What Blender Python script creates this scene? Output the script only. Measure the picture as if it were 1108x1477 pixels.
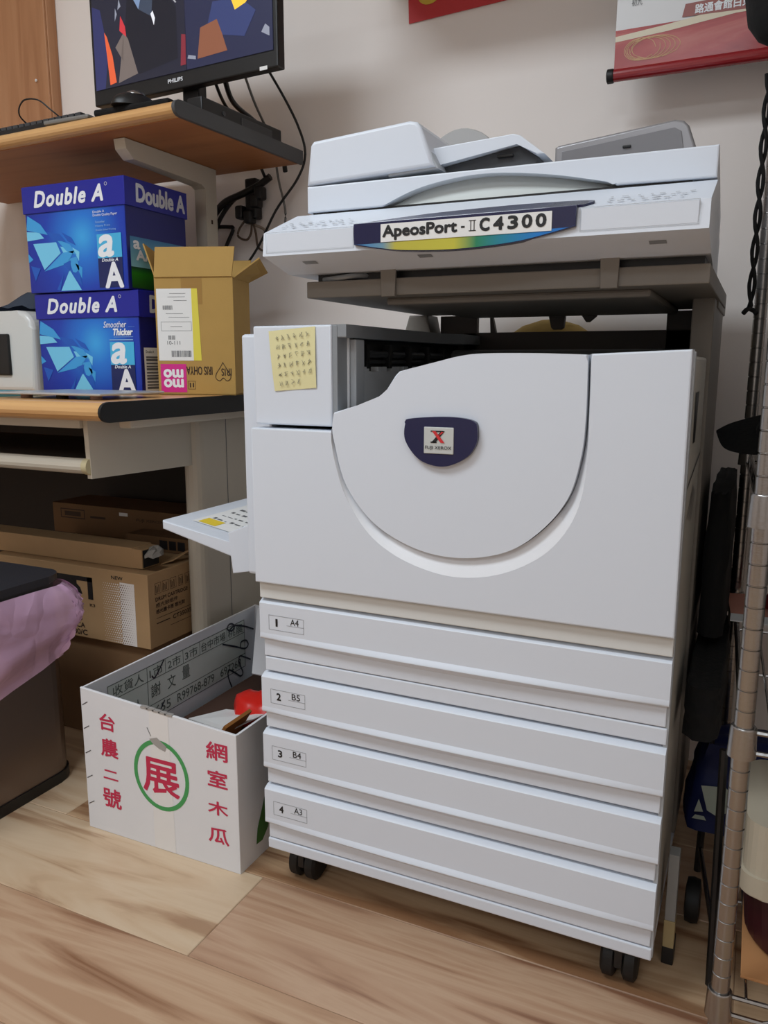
import bpy, bmesh, math, random
from mathutils import Vector, Matrix
for o in list(bpy.data.objects): bpy.data.objects.remove(o)
S = bpy.context.scene
COL = S.collection
PI = math.pi
random.seed(7)
# ------------------------------------------------------------------ camera
cam_d = bpy.data.cameras.new('camera'); cam = bpy.data.objects.new('camera', cam_d); COL.objects.link(cam)
RIGHT = Vector((0.90633439, 0.42255688, 0.00191228)); DOWN = Vector((0.07894013, -0.16486797, -0.98315157)); FWD = Vector((-0.41512219, 0.89121503, -0.18278221))
m = Matrix.Identity(4)
for i in range(3):
    m[i][0] = RIGHT[i]; m[i][1] = -DOWN[i]; m[i][2] = -FWD[i]
m[0][3], m[1][3], m[2][3] = 0.71343, -1.0549, 0.90409
cam.matrix_world = m
cam_d.sensor_fit = 'VERTICAL'; cam_d.sensor_height = 24.0; cam_d.lens = 1147.0/1477.0*24.0
cam_d.clip_start = 0.02
S.camera = cam
# ------------------------------------------------------------------ world, lamps, exposure
w = bpy.data.worlds.new('world'); S.world = w; w.use_nodes = True
bg = w.node_tree.nodes['Background']; bg.inputs[0].default_value = (0.9, 0.93, 1.0, 1); bg.inputs[1].default_value = 0.12
def area(name, loc, sx, sy, power, col):
    l = bpy.data.lights.new(name, 'AREA'); l.shape = 'RECTANGLE'; l.size = sx; l.size_y = sy; l.energy = power; l.color = col
    o = bpy.data.objects.new(name, l); COL.objects.link(o); o.location = loc; return o
area('ceiling_panel_lamp', (-0.55, -1.15, 2.62), 1.2, 0.6, 30, (0.84, 0.925, 1.0))
area('ceiling_panel_lamp', (1.35, -1.35, 2.62), 1.2, 0.6, 5, (0.92, 0.96, 1.0))
area('ceiling_panel_lamp', (0.3, -3.0, 2.62), 1.2, 0.6, 20, (0.82, 0.915, 1.0))
S.view_settings.view_transform = 'Standard'; S.view_settings.look = 'None'; S.view_settings.gamma = 1.0
S.view_settings.use_curve_mapping = False
S.view_settings.exposure = 0.35
# ------------------------------------------------------------------ materials
def lin(c): c /= 255.0; return c/12.92 if c <= 0.04045 else ((c+0.055)/1.055)**2.4
def rgb(t): return (lin(t[0]), lin(t[1]), lin(t[2]), 1.0)
MATS = {}
def mat(name, col, rough=0.5, metal=0.0, var=0.0, vs=8.0, bump=0.0, bs=60.0, alpha=1.0, emit=0.0, coat=0.0, trans=0.0):
    if name in MATS: return MATS[name]
    M = bpy.data.materials.new(name); M.use_nodes = True; nt = M.node_tree; P = nt.nodes['Principled BSDF']
    P.inputs['Base Color'].default_value = rgb(col); P.inputs['Roughness'].default_value = rough; P.inputs['Metallic'].default_value = metal
    P.inputs['Alpha'].default_value = alpha; P.inputs['Coat Weight'].default_value = coat; P.inputs['Transmission Weight'].default_value = trans
    if emit: P.inputs['Emission Color'].default_value = rgb(col); P.inputs['Emission Strength'].default_value = emit
    if var or bump: tc = nt.nodes.new('ShaderNodeTexCoord')
    if var:
        n = nt.nodes.new('ShaderNodeTexNoise'); n.inputs['Scale'].default_value = vs; n.inputs['Detail'].default_value = 4
        nt.links.new(tc.outputs['Object'], n.inputs['Vector'])
        mx = nt.nodes.new('ShaderNodeMix'); mx.data_type = 'RGBA'
        c = rgb(col); mx.inputs[6].default_value = tuple(v*(1-var) for v in c[:3])+(1,); mx.inputs[7].default_value = tuple(min(1, v*(1+var)) for v in c[:3])+(1,)
        nt.links.new(n.outputs['Fac'], mx.inputs[0]); nt.links.new(mx.outputs[2], P.inputs['Base Color'])
    if bump:
        n2 = nt.nodes.new('ShaderNodeTexNoise'); n2.inputs['Scale'].default_value = bs; n2.inputs['Detail'].default_value = 3
        nt.links.new(tc.outputs['Object'], n2.inputs['Vector'])
        b = nt.nodes.new('ShaderNodeBump'); b.inputs['Strength'].default_value = bump; b.inputs['Distance'].default_value = 0.004
        nt.links.new(n2.outputs['Fac'], b.inputs['Height']); nt.links.new(b.outputs['Normal'], P.inputs['Normal'])
    MATS[name] = M; return M
def wood(name, stops, scale=(1.6, 16, 16), rough=0.45, dist=1.2, seed=0.0):
    if name in MATS: return MATS[name]
    M = bpy.data.materials.new(name); M.use_nodes = True; nt = M.node_tree; P = nt.nodes['Principled BSDF']; P.inputs['Roughness'].default_value = rough
    tc = nt.nodes.new('ShaderNodeTexCoord'); mp = nt.nodes.new('ShaderNodeMapping'); mp.inputs['Scale'].default_value = scale; mp.inputs['Location'].default_value = (seed, seed*1.7, seed)
    n = nt.nodes.new('ShaderNodeTexNoise'); n.inputs['Scale'].default_value = 1.0; n.inputs['Detail'].default_value = 6; n.inputs['Distortion'].default_value = dist
    r = nt.nodes.new('ShaderNodeValToRGB'); els = r.color_ramp.elements
    for k, (p, c) in enumerate(stops):
        e = els[k] if k < 2 else els.new(p)
        e.position = p; e.color = rgb(c)
    nt.links.new(tc.outputs['Object'], mp.inputs[0]); nt.links.new(mp.outputs[0], n.inputs['Vector']); nt.links.new(n.outputs['Fac'], r.inputs[0]); nt.links.new(r.outputs[0], P.inputs['Base Color'])
    MATS[name] = M; return M
def ramp_x(name, x0, x1, stops, axis=0, rough=0.35):
    M = bpy.data.materials.new(name); M.use_nodes = True; nt = M.node_tree; P = nt.nodes['Principled BSDF']; P.inputs['Roughness'].default_value = rough
    tc = nt.nodes.new('ShaderNodeTexCoord'); sp = nt.nodes.new('ShaderNodeSeparateXYZ'); mr = nt.nodes.new('ShaderNodeMapRange')
    mr.inputs[1].default_value = x0; mr.inputs[2].default_value = x1
    r = nt.nodes.new('ShaderNodeValToRGB'); els = r.color_ramp.elements
    for k, (p, c) in enumerate(stops):
        e = els[k] if k < 2 else els.new(p)
        e.position = p; e.color = rgb(c)
    nt.links.new(tc.outputs['Object'], sp.inputs[0]); nt.links.new(sp.outputs[axis], mr.inputs[0]); nt.links.new(mr.outputs[0], r.inputs[0]); nt.links.new(r.outputs[0], P.inputs['Base Color'])
    MATS[name] = M; return M
def glow_print(name, centre, rad, stops):
    M = bpy.data.materials.new(name); M.use_nodes = True; nt = M.node_tree; P = nt.nodes['Principled BSDF']; P.inputs['Roughness'].default_value = 0.35
    tc = nt.nodes.new('ShaderNodeTexCoord'); d = nt.nodes.new('ShaderNodeVectorMath'); d.operation = 'DISTANCE'; d.inputs[1].default_value = centre
    mr = nt.nodes.new('ShaderNodeMapRange'); mr.inputs[2].default_value = rad
    r = nt.nodes.new('ShaderNodeValToRGB'); els = r.color_ramp.elements
    for k, (p, c) in enumerate(stops):
        e = els[k] if k < 2 else els.new(p)
        e.position = p; e.color = rgb(c)
    nt.links.new(tc.outputs['Object'], d.inputs[0]); nt.links.new(d.outputs['Value'], mr.inputs[0]); nt.links.new(mr.outputs[0], r.inputs[0]); nt.links.new(r.outputs[0], P.inputs['Base Color'])
    return M
WHITE = mat('copier_white_plastic', (218, 224, 233), 0.42, var=0.015, vs=3)
WHITE2 = mat('copier_trim_plastic', (212, 212, 208), 0.45)
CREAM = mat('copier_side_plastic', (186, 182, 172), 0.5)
GREY = mat('copier_grey_plastic', (140, 144, 148), 0.45)
LGREY = mat('copier_light_grey_plastic', (176, 180, 184), 0.45)
DGREY = mat('dark_grey_plastic', (58, 60, 63), 0.5)
BLACK = mat('black_plastic', (16, 16, 17), 0.45)
SOFTBLACK = mat('black_fabric', (4, 4, 5), 0.95, bump=0.3, bs=120)
RUBBER = mat('black_rubber', (14, 14, 14), 0.6)
STEELP = mat('stand_painted_steel', (122, 116, 108), 0.5)
STEELD = mat('stand_dark_steel', (74, 66, 60), 0.55)
NAVY = mat('navy_plastic', (26, 28, 68), 0.25, coat=0.2)
INK = mat('black_ink', (22, 22, 24), 0.5)
GINK = mat('grey_ink', (96, 98, 102), 0.6)
WINK = mat('white_ink', (238, 240, 244), 0.5)
PAPER = mat('white_paper', (232, 232, 230), 0.7)
CHROME = mat('chrome_steel', (160, 158, 156), 0.26, metal=1.0, bump=0.05, bs=200)
KRAFT = mat('kraft_cardboard', (172, 138, 98), 0.85, var=0.06, vs=20, bump=0.08, bs=90)
KRAFT2 = mat('golden_kraft_cardboard', (178, 142, 76), 0.8, var=0.07, vs=18, bump=0.1, bs=70)
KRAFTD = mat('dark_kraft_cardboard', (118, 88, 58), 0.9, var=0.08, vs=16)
BROWNINK = mat('brown_ink', (58, 40, 26), 0.8)
# ------------------------------------------------------------------ object helpers
INV = {}
def thing(name, label, cat, loc=(0, 0, 0), rz=0.0, group=None, local=False):
    o = bpy.data.objects.new(name, None); COL.objects.link(o); o.location = loc; o.rotation_euler = (0, 0, rz)
    o.empty_display_size = 0.05
    o['label'] = label; o['category'] = cat
    if group: o['group'] = group
    INV[o] = Matrix.Identity(4) if local else (Matrix.Translation(Vector(loc)) @ Matrix.Rotation(rz, 4, 'Z')).inverted()
    return o
def finish(name, me, mt, parent, smooth):
    o = bpy.data.objects.new(name, me); COL.objects.link(o)
    mts = mt if isinstance(mt, (list, tuple)) else [mt]
    for k in mts: me.materials.append(k)
    if smooth:
        me.shade_smooth(); me.set_sharp_from_angle(angle=math.radians(smooth))
        if smooth < 50:
            wn = o.modifiers.new('weighted', 'WEIGHTED_NORMAL'); wn.keep_sharp = True; wn.weight = 80
            for p_ in me.polygons:
                if p_.area > 0.0006: p_.use_smooth = False
    if parent is not None:
        o.parent = parent
        o.matrix_parent_inverse = INV.get(parent, Matrix.Identity(4))
    else:
        vs = [v.co for v in me.vertices]
        c = Vector(((min(v.x for v in vs)+max(v.x for v in vs))/2, (min(v.y for v in vs)+max(v.y for v in vs))/2, min(v.z for v in vs)))
        me.transform(Matrix.Translation(-c)); o.location = c; INV[o] = Matrix.Translation(-c)
    return o
def obj(name, bm, mt, parent=None, smooth=35):
    me = bpy.data.meshes.new(name)
    bmesh.ops.recalc_face_normals(bm, faces=bm.faces[:])
    if name in ('scanner_bed', 'document_lid'):
        for v in bm.verts:
            if v.co.y > 0.2 and v.co.x > 0.6: v.co.x -= 0.022
    bm.to_mesh(me); bm.free()
    return finish(name, me, mt, parent, smooth)
def tag(o, label, cat, group=None):
    o['label'] = label; o['category'] = cat
    if group: o['group'] = group
    return o
def struct(o, label=None):
    o['kind'] = 'structure'
    if label: o['label'] = label
    return o
def new(): return bmesh.new()
def box(bm, x0, x1, y0, y1, z0, z1, bev=0.0, seg=2, mi=0):
    vs = [bm.verts.new((x, y, z)) for x in (x0, x1) for y in (y0, y1) for z in (z0, z1)]
    fs = [bm.faces.new([vs[i] for i in q]) for q in ((0, 1, 3, 2), (4, 6, 7, 5), (0, 4, 5, 1), (2, 3, 7, 6), (0, 2, 6, 4), (1, 5, 7, 3))]
    for f in fs: f.material_index = mi
    if bev:
        es = {e for f in fs for e in f.edges}
        r = bmesh.ops.bevel(bm, geom=list(es), offset=bev, segments=seg, affect='EDGES', profile=0.5)
        for f in r['faces']: f.material_index = mi
    return bm
def B(x0, x1, y0, y1, z0, z1, bev=0.0, seg=2): return box(new(), x0, x1, y0, y1, z0, z1, bev, seg)
def prism(bm, pts, plane, a, b, bev=0.0, seg=2, mi=0):
    # pts 2d; plane 'xz' (extrude y), 'yz' (extrude x), 'xy' (extrude z)
    def P(p, d):
        return {'xz': (p[0], d, p[1]), 'yz': (d, p[0], p[1]), 'xy': (p[0], p[1], d)}[plane]
    n = len(pts)
    va = [bm.verts.new(P(p, a)) for p in pts]; vb = [bm.verts.new(P(p, b)) for p in pts]
    fa = bm.faces.new(va); fb = bm.faces.new(vb[::-1]); fs = [fa, fb]
    for i in range(n): fs.append(bm.faces.new((va[i], vb[i], vb[(i+1) % n], va[(i+1) % n])))
    for f in fs: f.material_index = mi
    if bev:
        es = set(fa.edges)
        r = bmesh.ops.bevel(bm, geom=list(es), offset=bev, segments=seg, affect='EDGES', profile=0.5)
        for f in r['faces']: f.material_index = mi
    return bm
def PR(pts, plane, a, b, bev=0.0, seg=2): return prism(new(), pts, plane, a, b, bev, seg)
def spline(pts, n=8, closed=False):
    out = []; N = len(pts); P = [Vector(p) for p in pts]
    rng = N if closed else N-1
    for i in range(rng):
        p0 = P[(i-1) % N] if (closed or i > 0) else P[0]; p1 = P[i]; p2 = P[(i+1) % N]; p3 = P[(i+2) % N] if (closed or i+2 < N) else P[-1]
        for k in range(n):
            t = k/n
            out.append(0.5*((2*p1)+(-p0+p2)*t+(2*p0-5*p1+4*p2-p3)*t*t+(-p0+3*p1-3*p2+p3)*t**3))
    if not closed: out.append(P[-1])
    return out
def tube(bm, pts, r, n=8, mi=0, taper=None):
    P = [Vector(p) for p in pts]; rings = []
    up = Vector((0, 0, 1))
    for i, p in enumerate(P):
        d = (P[min(i+1, len(P)-1)]-P[max(i-1, 0)]).normalized()
        a = d.cross(up)
        if a.length < 0.05: a = d.cross(Vector((1, 0, 0)))
        a.normalize(); b = d.cross(a)
        rr = r if taper is None else r*taper(i/(len(P)-1))
        rings.append([bm.verts.new(p+rr*(math.cos(2*PI*k/n)*a+math.sin(2*PI*k/n)*b)) for k in range(n)])
    for i in range(len(rings)-1):
        for k in range(n):
            f = bm.faces.new((rings[i][k], rings[i][(k+1) % n], rings[i+1][(k+1) % n], rings[i+1][k])); f.material_index = mi
    for rg in (rings[0], rings[-1]):
        f = bm.faces.new(rg); f.material_index = mi
    return bm
def lathe(bm, prof, c, axis='z', n=24, mi=0):
    rings = []
    for r, h in prof:
        ring = []
        for k in range(n):
            a = 2*PI*k/n; u, v = r*math.cos(a), r*math.sin(a)
            q = {'z': (c[0]+u, c[1]+v, c[2]+h), 'x': (c[0]+h, c[1]+u, c[2]+v), 'y': (c[0]+u, c[1]+h, c[2]+v)}[axis]
            ring.append(bm.verts.new(q))
        rings.append(ring)
    for i in range(len(rings)-1):
        for k in range(n):
            f = bm.faces.new((rings[i][k], rings[i][(k+1) % n], rings[i+1][(k+1) % n], rings[i+1][k])); f.material_index = mi
    for rg in (rings[0], rings[-1]): bm.faces.new(rg).material_index = mi
    return bm
def flat(bm, pts, mi=0):
    f = bm.faces.new([bm.verts.new(p) for p in pts]); f.material_index = mi; return bm
class Plane:
    # a place to print on: origin + two directions
    def __init__(s, o, u, v): s.o = Vector(o); s.u = Vector(u); s.v = Vector(v); s.n = s.u.cross(s.v).normalized()
    def p(s, a, b, lift=0.0): return s.o+s.u*a+s.v*b+s.n*lift
    def poly(s, bm, pts, lift=0.0004, mi=0): return flat(bm, [s.p(a, b, lift) for a, b in pts], mi)
    def rect(s, bm, a0, a1, b0, b1, lift=0.0004, mi=0): return s.poly(bm, [(a0, b0), (a1, b0), (a1, b1), (a0, b1)], lift, mi)
    def line(s, bm, a, b, wd, lift=0.0004, mi=0):
        a = Vector(a); b = Vector(b); d = (b-a)
        if d.length < 1e-6: return bm
        q = Vector((-d.y, d.x)).normalized()*wd/2; e = d.normalized()*wd*0.3
        return s.poly(bm, [a-q-e, b-q+e, b+q+e, a+q-e], lift, mi)
    def stroke(s, bm, pts, wd, lift=0.0004, n=5, mi=0):
        q = spline([(p[0], p[1], 0) for p in pts], n)
        for i in range(len(q)-1): s.line(bm, q[i].to_2d(), q[i+1].to_2d(), wd, lift+0.00001*i, mi)
        return bm
    def frame(s, bm, a0, a1, b0, b1, wd, lift=0.0004, mi=0):
        s.rect(bm, a0, a1, b0, b0+wd, lift, mi); s.rect(bm, a0, a1, b1-wd, b1, lift, mi); s.rect(bm, a0, a0+wd, b0+wd, b1-wd, lift, mi); s.rect(bm, a1-wd, a1, b0+wd, b1-wd, lift, mi); return bm
def text_geo(body, bold=0.0, shear=0.0, space=1.0, line=1.0):
    cu = bpy.data.curves.new('text', 'FONT'); cu.body = body; cu.size = 1.0; cu.offset = bold; cu.shear = shear; cu.space_character = space; cu.space_line = line
    cu.resolution_u = 3; cu.align_x = 'CENTER'
    to = bpy.data.objects.new('text', cu); COL.objects.link(to)
    dg = bpy.context.evaluated_depsgraph_get(); dg.update()
    ev = to.evaluated_get(dg); tm = ev.to_mesh()
    vs = [v.co.copy() for v in tm.vertices]; fs = [tuple(p.vertices) for p in tm.polygons]
    ev.to_mesh_clear(); bpy.data.objects.remove(to); bpy.data.curves.remove(cu)
    return vs, fs
TCACHE = {}
def add_text(bm, pl, body, a0, a1, b0, b1, bold=0.0, shear=0.0, space=1.0, lift=0.0005, mi=0, keep=False, flip=False, line=1.0):
    BOLD = bold; key = (body, 0.0, shear, space, line)
    if key not in TCACHE: TCACHE[key] = text_geo(*key)
    vs, fs = TCACHE[key]
    if not vs: return bm
    x0 = min(v.x for v in vs); x1 = max(v.x for v in vs); y0 = min(v.y for v in vs); y1 = max(v.y for v in vs)
    sc_ = abs(b1-b0)/max(1e-6, y1-y0); th = BOLD*sc_
    ring_ = [(0.0, 0.0)]+([(th*math.cos(2*PI*q/8), th*math.sin(2*PI*q/8)) for q in range(8)] if th > 0 else [])
    for qi, (du, dv) in enumerate(ring_):
        out = []
        for v in vs:
            u = (v.x-x0)/(x1-x0); t = (v.y-y0)/max(1e-6, y1-y0)
            if flip: u, t = 1-u, 1-t
            out.append(bm.verts.new(pl.p(a0+(a1-a0)*u+du, b0+(b1-b0)*t+dv, lift+0.00001*qi)))
        for f in fs:
            try: bm.faces.new([out[i] for i in f]).material_index = mi
            except ValueError: pass
    return bm
def TX(name, pl, body, rect, mt, parent, **k): return obj(name, add_text(new(), pl, body, *rect, **k), mt, parent, smooth=0)
def flatobj(name, bm, mt, parent=None):
    me = bpy.data.meshes.new(name); bm.to_mesh(me); bm.free()
    return finish(name, me, mt, parent, 0)
FRONT = lambda y: Plane((0, y, 0), (1, 0, 0), (0, 0, 1))       # facing -Y, coordinates x, z
def SIDE(x): return Plane((x, 0, 0), (0, 1, 0), (0, 0, 1))      # facing +X, coordinates y, z
def TOPP(z): return Plane((0, 0, z), (1, 0, 0), (0, 1, 0))

# ================================================================== the room
WALL = mat('painted_wall', (246, 238, 232), 0.75, var=0.02, vs=2, bump=0.03, bs=40)
CEIL = mat('ceiling_paint', (236, 234, 230), 0.8, var=0.01)
WY = 0.80
struct(obj('wall_back', B(-2.6, 2.4, WY, WY+0.1, -0.02, 2.7), WALL), 'pale beige painted wall behind the copier')
struct(obj('wall_left', B(-2.7, -2.6, -4.2, WY, -0.02, 2.7), WALL), 'painted side wall')
struct(obj('wall_right', B(2.4, 2.5, -4.2, WY, -0.02, 2.7), WALL), 'painted side wall')
struct(obj('wall_front', B(-2.6, 2.4, -4.3, -4.2, -0.02, 2.7), WALL), 'painted wall behind the viewer')
struct(obj('ceiling', B(-2.7, 2.5, -4.3, WY+0.1, 2.7, 2.8), CEIL), 'white ceiling')
struct(obj('shade_soffit_1', B(-0.14, 2.4, 0.44, WY, 1.77, 2.3, 0.002), WALL), 'added unseen block above the copier that shades the wall')  # added out-of-view block, casts the shadow band on the wall
GROUT = mat('floor_joint', (150, 122, 96), 0.8)
floor = struct(obj('floor', B(-2.6, 2.4, -4.2, WY, -0.05, -0.0015), GROUT), 'pale brown wood look plank floor')
def plank_mat(i, a, b, c): return wood('plank_wood_%d' % i, [(0.34, a), (0.45, b), (0.56, c), (0.68, b)], (1.2, 13, 13), 0.33, 2.0, i*3.3)
PLK = [plank_mat(1, (168, 134, 104), (202, 174, 142), (210, 186, 156)),
       plank_mat(2, (136, 96, 72), (180, 144, 116), (194, 162, 134)),
       plank_mat(3, (142, 102, 74), (182, 146, 116), (196, 164, 134)),
       plank_mat(4, (140, 102, 72), (184, 150, 116), (200, 170, 136))]
PW = 0.212; PLEN = 1.25
offs = {-1: -0.022, 0: -0.50, -2: 0.70, 1: -0.45, 2: 0.30, 3: -0.1, -3: 0.2, -4: 0.55}
pick = {(-1, -1): 0, (-1, 0): 1, (-2, -1): 2, (-2, 0): 3, (0, -1): 0, (0, 0): 3, (-2, 1): 1}
for k in range(-12, 4):
    y0 = 0.016+PW*k; y1 = min(y0+PW, WY)
    off = offs.get(k, (k*0.43) % 1.25)
    for j in range(-3, 4):
        x0 = max(off+j*PLEN, -2.6); x1 = min(off+(j+1)*PLEN, 2.4)
        if x1-x0 < 0.05: continue
        o = obj('plank', B(x0+0.0006, x1-0.0006, y0+0.0007, y1-0.0007, -0.006, 0.0, 0.0012, 1), PLK[pick.get((k, j), random.randrange(4))], floor, smooth=0)

# ================================================================== the photocopier
C = thing('photocopier', 'large white office photocopier with four paper drawers on black casters', 'photocopier', (0.32, 0.33, 0))
obj('cabinet_core', B(0.006, 0.634, 0.022, 0.62, 0.078, 0.80, 0.003), mat('core_gap_shade', (70, 70, 70), 0.7), C)  # dark grey core puts the shade of the panel gaps into colour
sc = obj('side_cover', B(0.600, 0.6385, 0.012, 0.262, 0.078, 0.915, 0.004), CREAM, C)
bm = new(); s6 = SIDE(0.6387)
s6.poly(bm, [(0.075, 0.868), (0.14, 0.868), (0.12, 0.80), (0.085, 0.80)])
flatobj('grip_slot', bm, BLACK, sc)
bm = new()
for k in range(5): s6.line(bm, (0.07+k*0.02, 0.70-k*0.004), (0.15+k*0.012, 0.735-k*0.004), 0.003)
s6.line(bm, (0.012, 0.742), (0.262, 0.772), 0.004)
flatobj('vent_line', bm, DGREY, sc)
obj('edge_strip', B(0.634, 0.6405, 0.004, 0.018, 0.078, 0.92, 0.001), LGREY, C)
# left flank
obj('left_cover', B(-0.05, 0.006, 0.036, 0.62, 0.553, 0.951, 0.005), WHITE, C)
obj('duplex_foot', B(-0.03, 0.004, 0.06, 0.60, 0.535, 0.553), LGREY, C)
# fuser tower
tw = obj('fuser_tower', B(0.0005, 0.1375, -0.004, 0.60, 0.8115, 0.961, 0.003), WHITE, C)
obj('tower_flank', B(0.1375, 0.146, -0.001, 0.032, 0.812, 0.960, 0.001), GREY, tw)
flatobj('lock_slot', SIDE(0.1462).rect(new(), 0.006, 0.018, 0.944, 0.952), INK, tw)
obj('tower_rim', B(0.1462, 0.149, 0.030, 0.033, 0.815, 0.953), WINK, tw)
obj('exit_pillar', B(0.137, 0.158, 0.036, 0.066, 0.80, 0.941, 0.002), LGREY, C)
obj('tower_lid', PR([(0.0, 0.0), (0.1605, 0.0), (0.1605, 0.385), (0.185, 0.45), (0.185, 0.58), (0.0, 0.58)], 'xy', 0.9425, 0.9615, 0.0015), GREY, C)
EXW = mat('exit_wall_grey', (204, 208, 212), 0.4)
obj('exit_wall', B(0.138, 0.152, 0.066, 0.60, 0.79, 0.893, 0.001), EXW, C)
for k in range(6): obj('exit_tab', B(0.138, 0.152, 0.075+k*0.052, 0.075+k*0.052+(0.034 if k % 3 else 0.02), 0.8925, 0.900, 0.001), EXW, C)
obj('exit_slot', B(0.1376, 0.1385, 0.066, 0.60, 0.893, 0.943), BLACK, C)
bm = new()
for y0, y1 in ((0.10, 0.17), (0.19, 0.24), (0.26, 0.33), (0.36, 0.45)): tube(bm, [(0.145, y0, 0.920), (0.145, y1, 0.920)], 0.006, 10)
tube(bm, [(0.142, 0.07, 0.908), (0.142, 0.55, 0.908)], 0.0035, 8)
obj('exit_roller', bm, DGREY, C)
for k in range(5): obj('roller_bracket', B(0.139, 0.153, 0.085+k*0.085, 0.095+k*0.085, 0.897, 0.935, 0.001), BLACK, C)
obj('output_tray', B(0.152, 0.60, 0.022, 0.60, 0.78, 0.815, 0.002), GREY, C)
obj('rear_deck', B(0.152, 0.612, 0.46, 0.60, 0.815, 0.932, 0.008), mat('rear_deck_grey', (104, 104, 102), 0.5), C)
# front door -------------------------------------------------------------
inner = [(0.146, 0.834), (0.143, 0.811), (0.147, 0.787), (0.166, 0.726), (0.212, 0.672), (0.279, 0.640), (0.348, 0.633), (0.414, 0.648), (0.461, 0.681), (0.497, 0.729), (0.512, 0.785), (0.516, 0.839), (0.515, 0.917)]
outer = [(0.1425, 0.806), (0.1435, 0.786), (0.150, 0.755), (0.166, 0.710), (0.200, 0.660), (0.246, 0.628), (0.301, 0.610), (0.354, 0.606), (0.415, 0.620), (0.472, 0.655), (0.507, 0.707), (0.519, 0.768), (0.5195, 0.839), (0.5185, 0.9175)]
so = [p.to_2d() for p in spline([(a, b, 0) for a, b in outer], 6)]
si = [p.to_2d() for p in spline([(a, b, 0) for a, b in inner], 6)]
door = obj('front_door', PR([(0.0, 0.806), (0.0, 0.558), (0.6405, 0.558), (0.638, 0.9225)]+[tuple(p) for p in so[::-1]], 'xz', -0.016, 0.018, 0.0022), WHITE, C)
# dished crescent round the panel, sloping back to the panel rim
bm = new(); N = 70
def resample(P, n):
    L = [0]
    for i in range(1, len(P)): L.append(L[-1]+(P[i]-P[i-1]).length)
    out = []
    for k in range(n+1):
        t = L[-1]*k/n; i = max(j for j in range(len(L)) if L[j] <= t+1e-9); i = min(i, len(P)-2)
        f = (t-L[i])/max(1e-9, L[i+1]-L[i]); out.append(P[i]+(P[i+1]-P[i])*f)
    return out
ro = resample(so, N); ri = resample(si, N)
va = [bm.verts.new((p.x, -0.0158, p.y)) for p in ro]; vb = [bm.verts.new((p.x, -0.004, p.y)) for p in ri]; vc = [bm.verts.new((p.x, 0.01, p.y)) for p in ri]
for i in range(N):
    bm.faces.new((va[i], va[i+1], vb[i+1], vb[i])); bm.faces.new((vb[i], vb[i+1], vc[i+1], vc[i]))
obj('crescent', bm, mat('copier_lit_plastic', (232, 234, 238), 0.35), door, smooth=60)  # lighter white holds the ceiling light caught by this upward slope
top = [(0.513, 0.9165), (0.45, 0.9185), (0.377, 0.9185), (0.342, 0.915), (0.307, 0.907), (0.252, 0.894)]
tp = [tuple(p.to_2d()) for p in spline([(a, b, 0) for a, b in top], 5)]+[(0.246, 0.888), (0.234, 0.869), (0.228, 0.861), (0.222, 0.8565), (0.186, 0.845)]
ins = [(p.x+(0.348-p.x)*0.006, p.y+(0.80-p.y)*0.006) for p in si]
panel = obj('door_panel', PR(ins[:-1]+tp, 'xz', -0.0155, 0.012, 0.0022), WHITE, C)
bp = [p.to_2d() for p in spline([(0.2655, 0.822, 0), (0.272, 0.829, 0), (0.329, 0.833, 0), (0.366, 0.8285, 0), (0.372, 0.815, 0), (0.3705, 0.797, 0), (0.357, 0.778, 0), (0.328, 0.7645, 0), (0.3, 0.7665, 0), (0.28, 0.778, 0), (0.265, 0.80, 0)], 6, True)]
badge = obj('badge', PR([tuple(p) for p in bp], 'xz', -0.023, -0.014, 0.0012, 2), NAVY, C)
obj('badge_plate', B(0.2945, 0.3385, -0.0245, -0.022, 0.7815, 0.8185, 0.001), mat('badge_silver', (206, 210, 208), 0.4, metal=0.25), badge)
fb = FRONT(-0.0249)
TX('badge_lettering', fb, 'FUJI XEROX', (0.297, 0.336, 0.7865, 0.7925), INK, badge, bold=0.004)
bm = new()
fb.poly(bm, [(0.307, 0.813), (0.3125, 0.813), (0.326, 0.797), (0.320, 0.797)], 0.0006)
fb.poly(bm, [(0.3165, 0.806), (0.3185, 0.8075), (0.3245, 0.812), (0.321, 0.8125)], 0.0006)
flatobj('badge_cross_red', bm, mat('red_ink', (206, 48, 52), 0.5), badge)
bm = new()
fb.poly(bm, [(0.3205, 0.8135), (0.326, 0.8135), (0.312, 0.797), (0.306, 0.797)], 0.0003); fb.rect(bm, 0.305, 0.323, 0.812, 0.8137, 0.0003); fb.rect(bm, 0.305, 0.314, 0.7965, 0.7985, 0.0003)
flatobj('badge_cross_black', bm, INK, badge)
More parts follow.
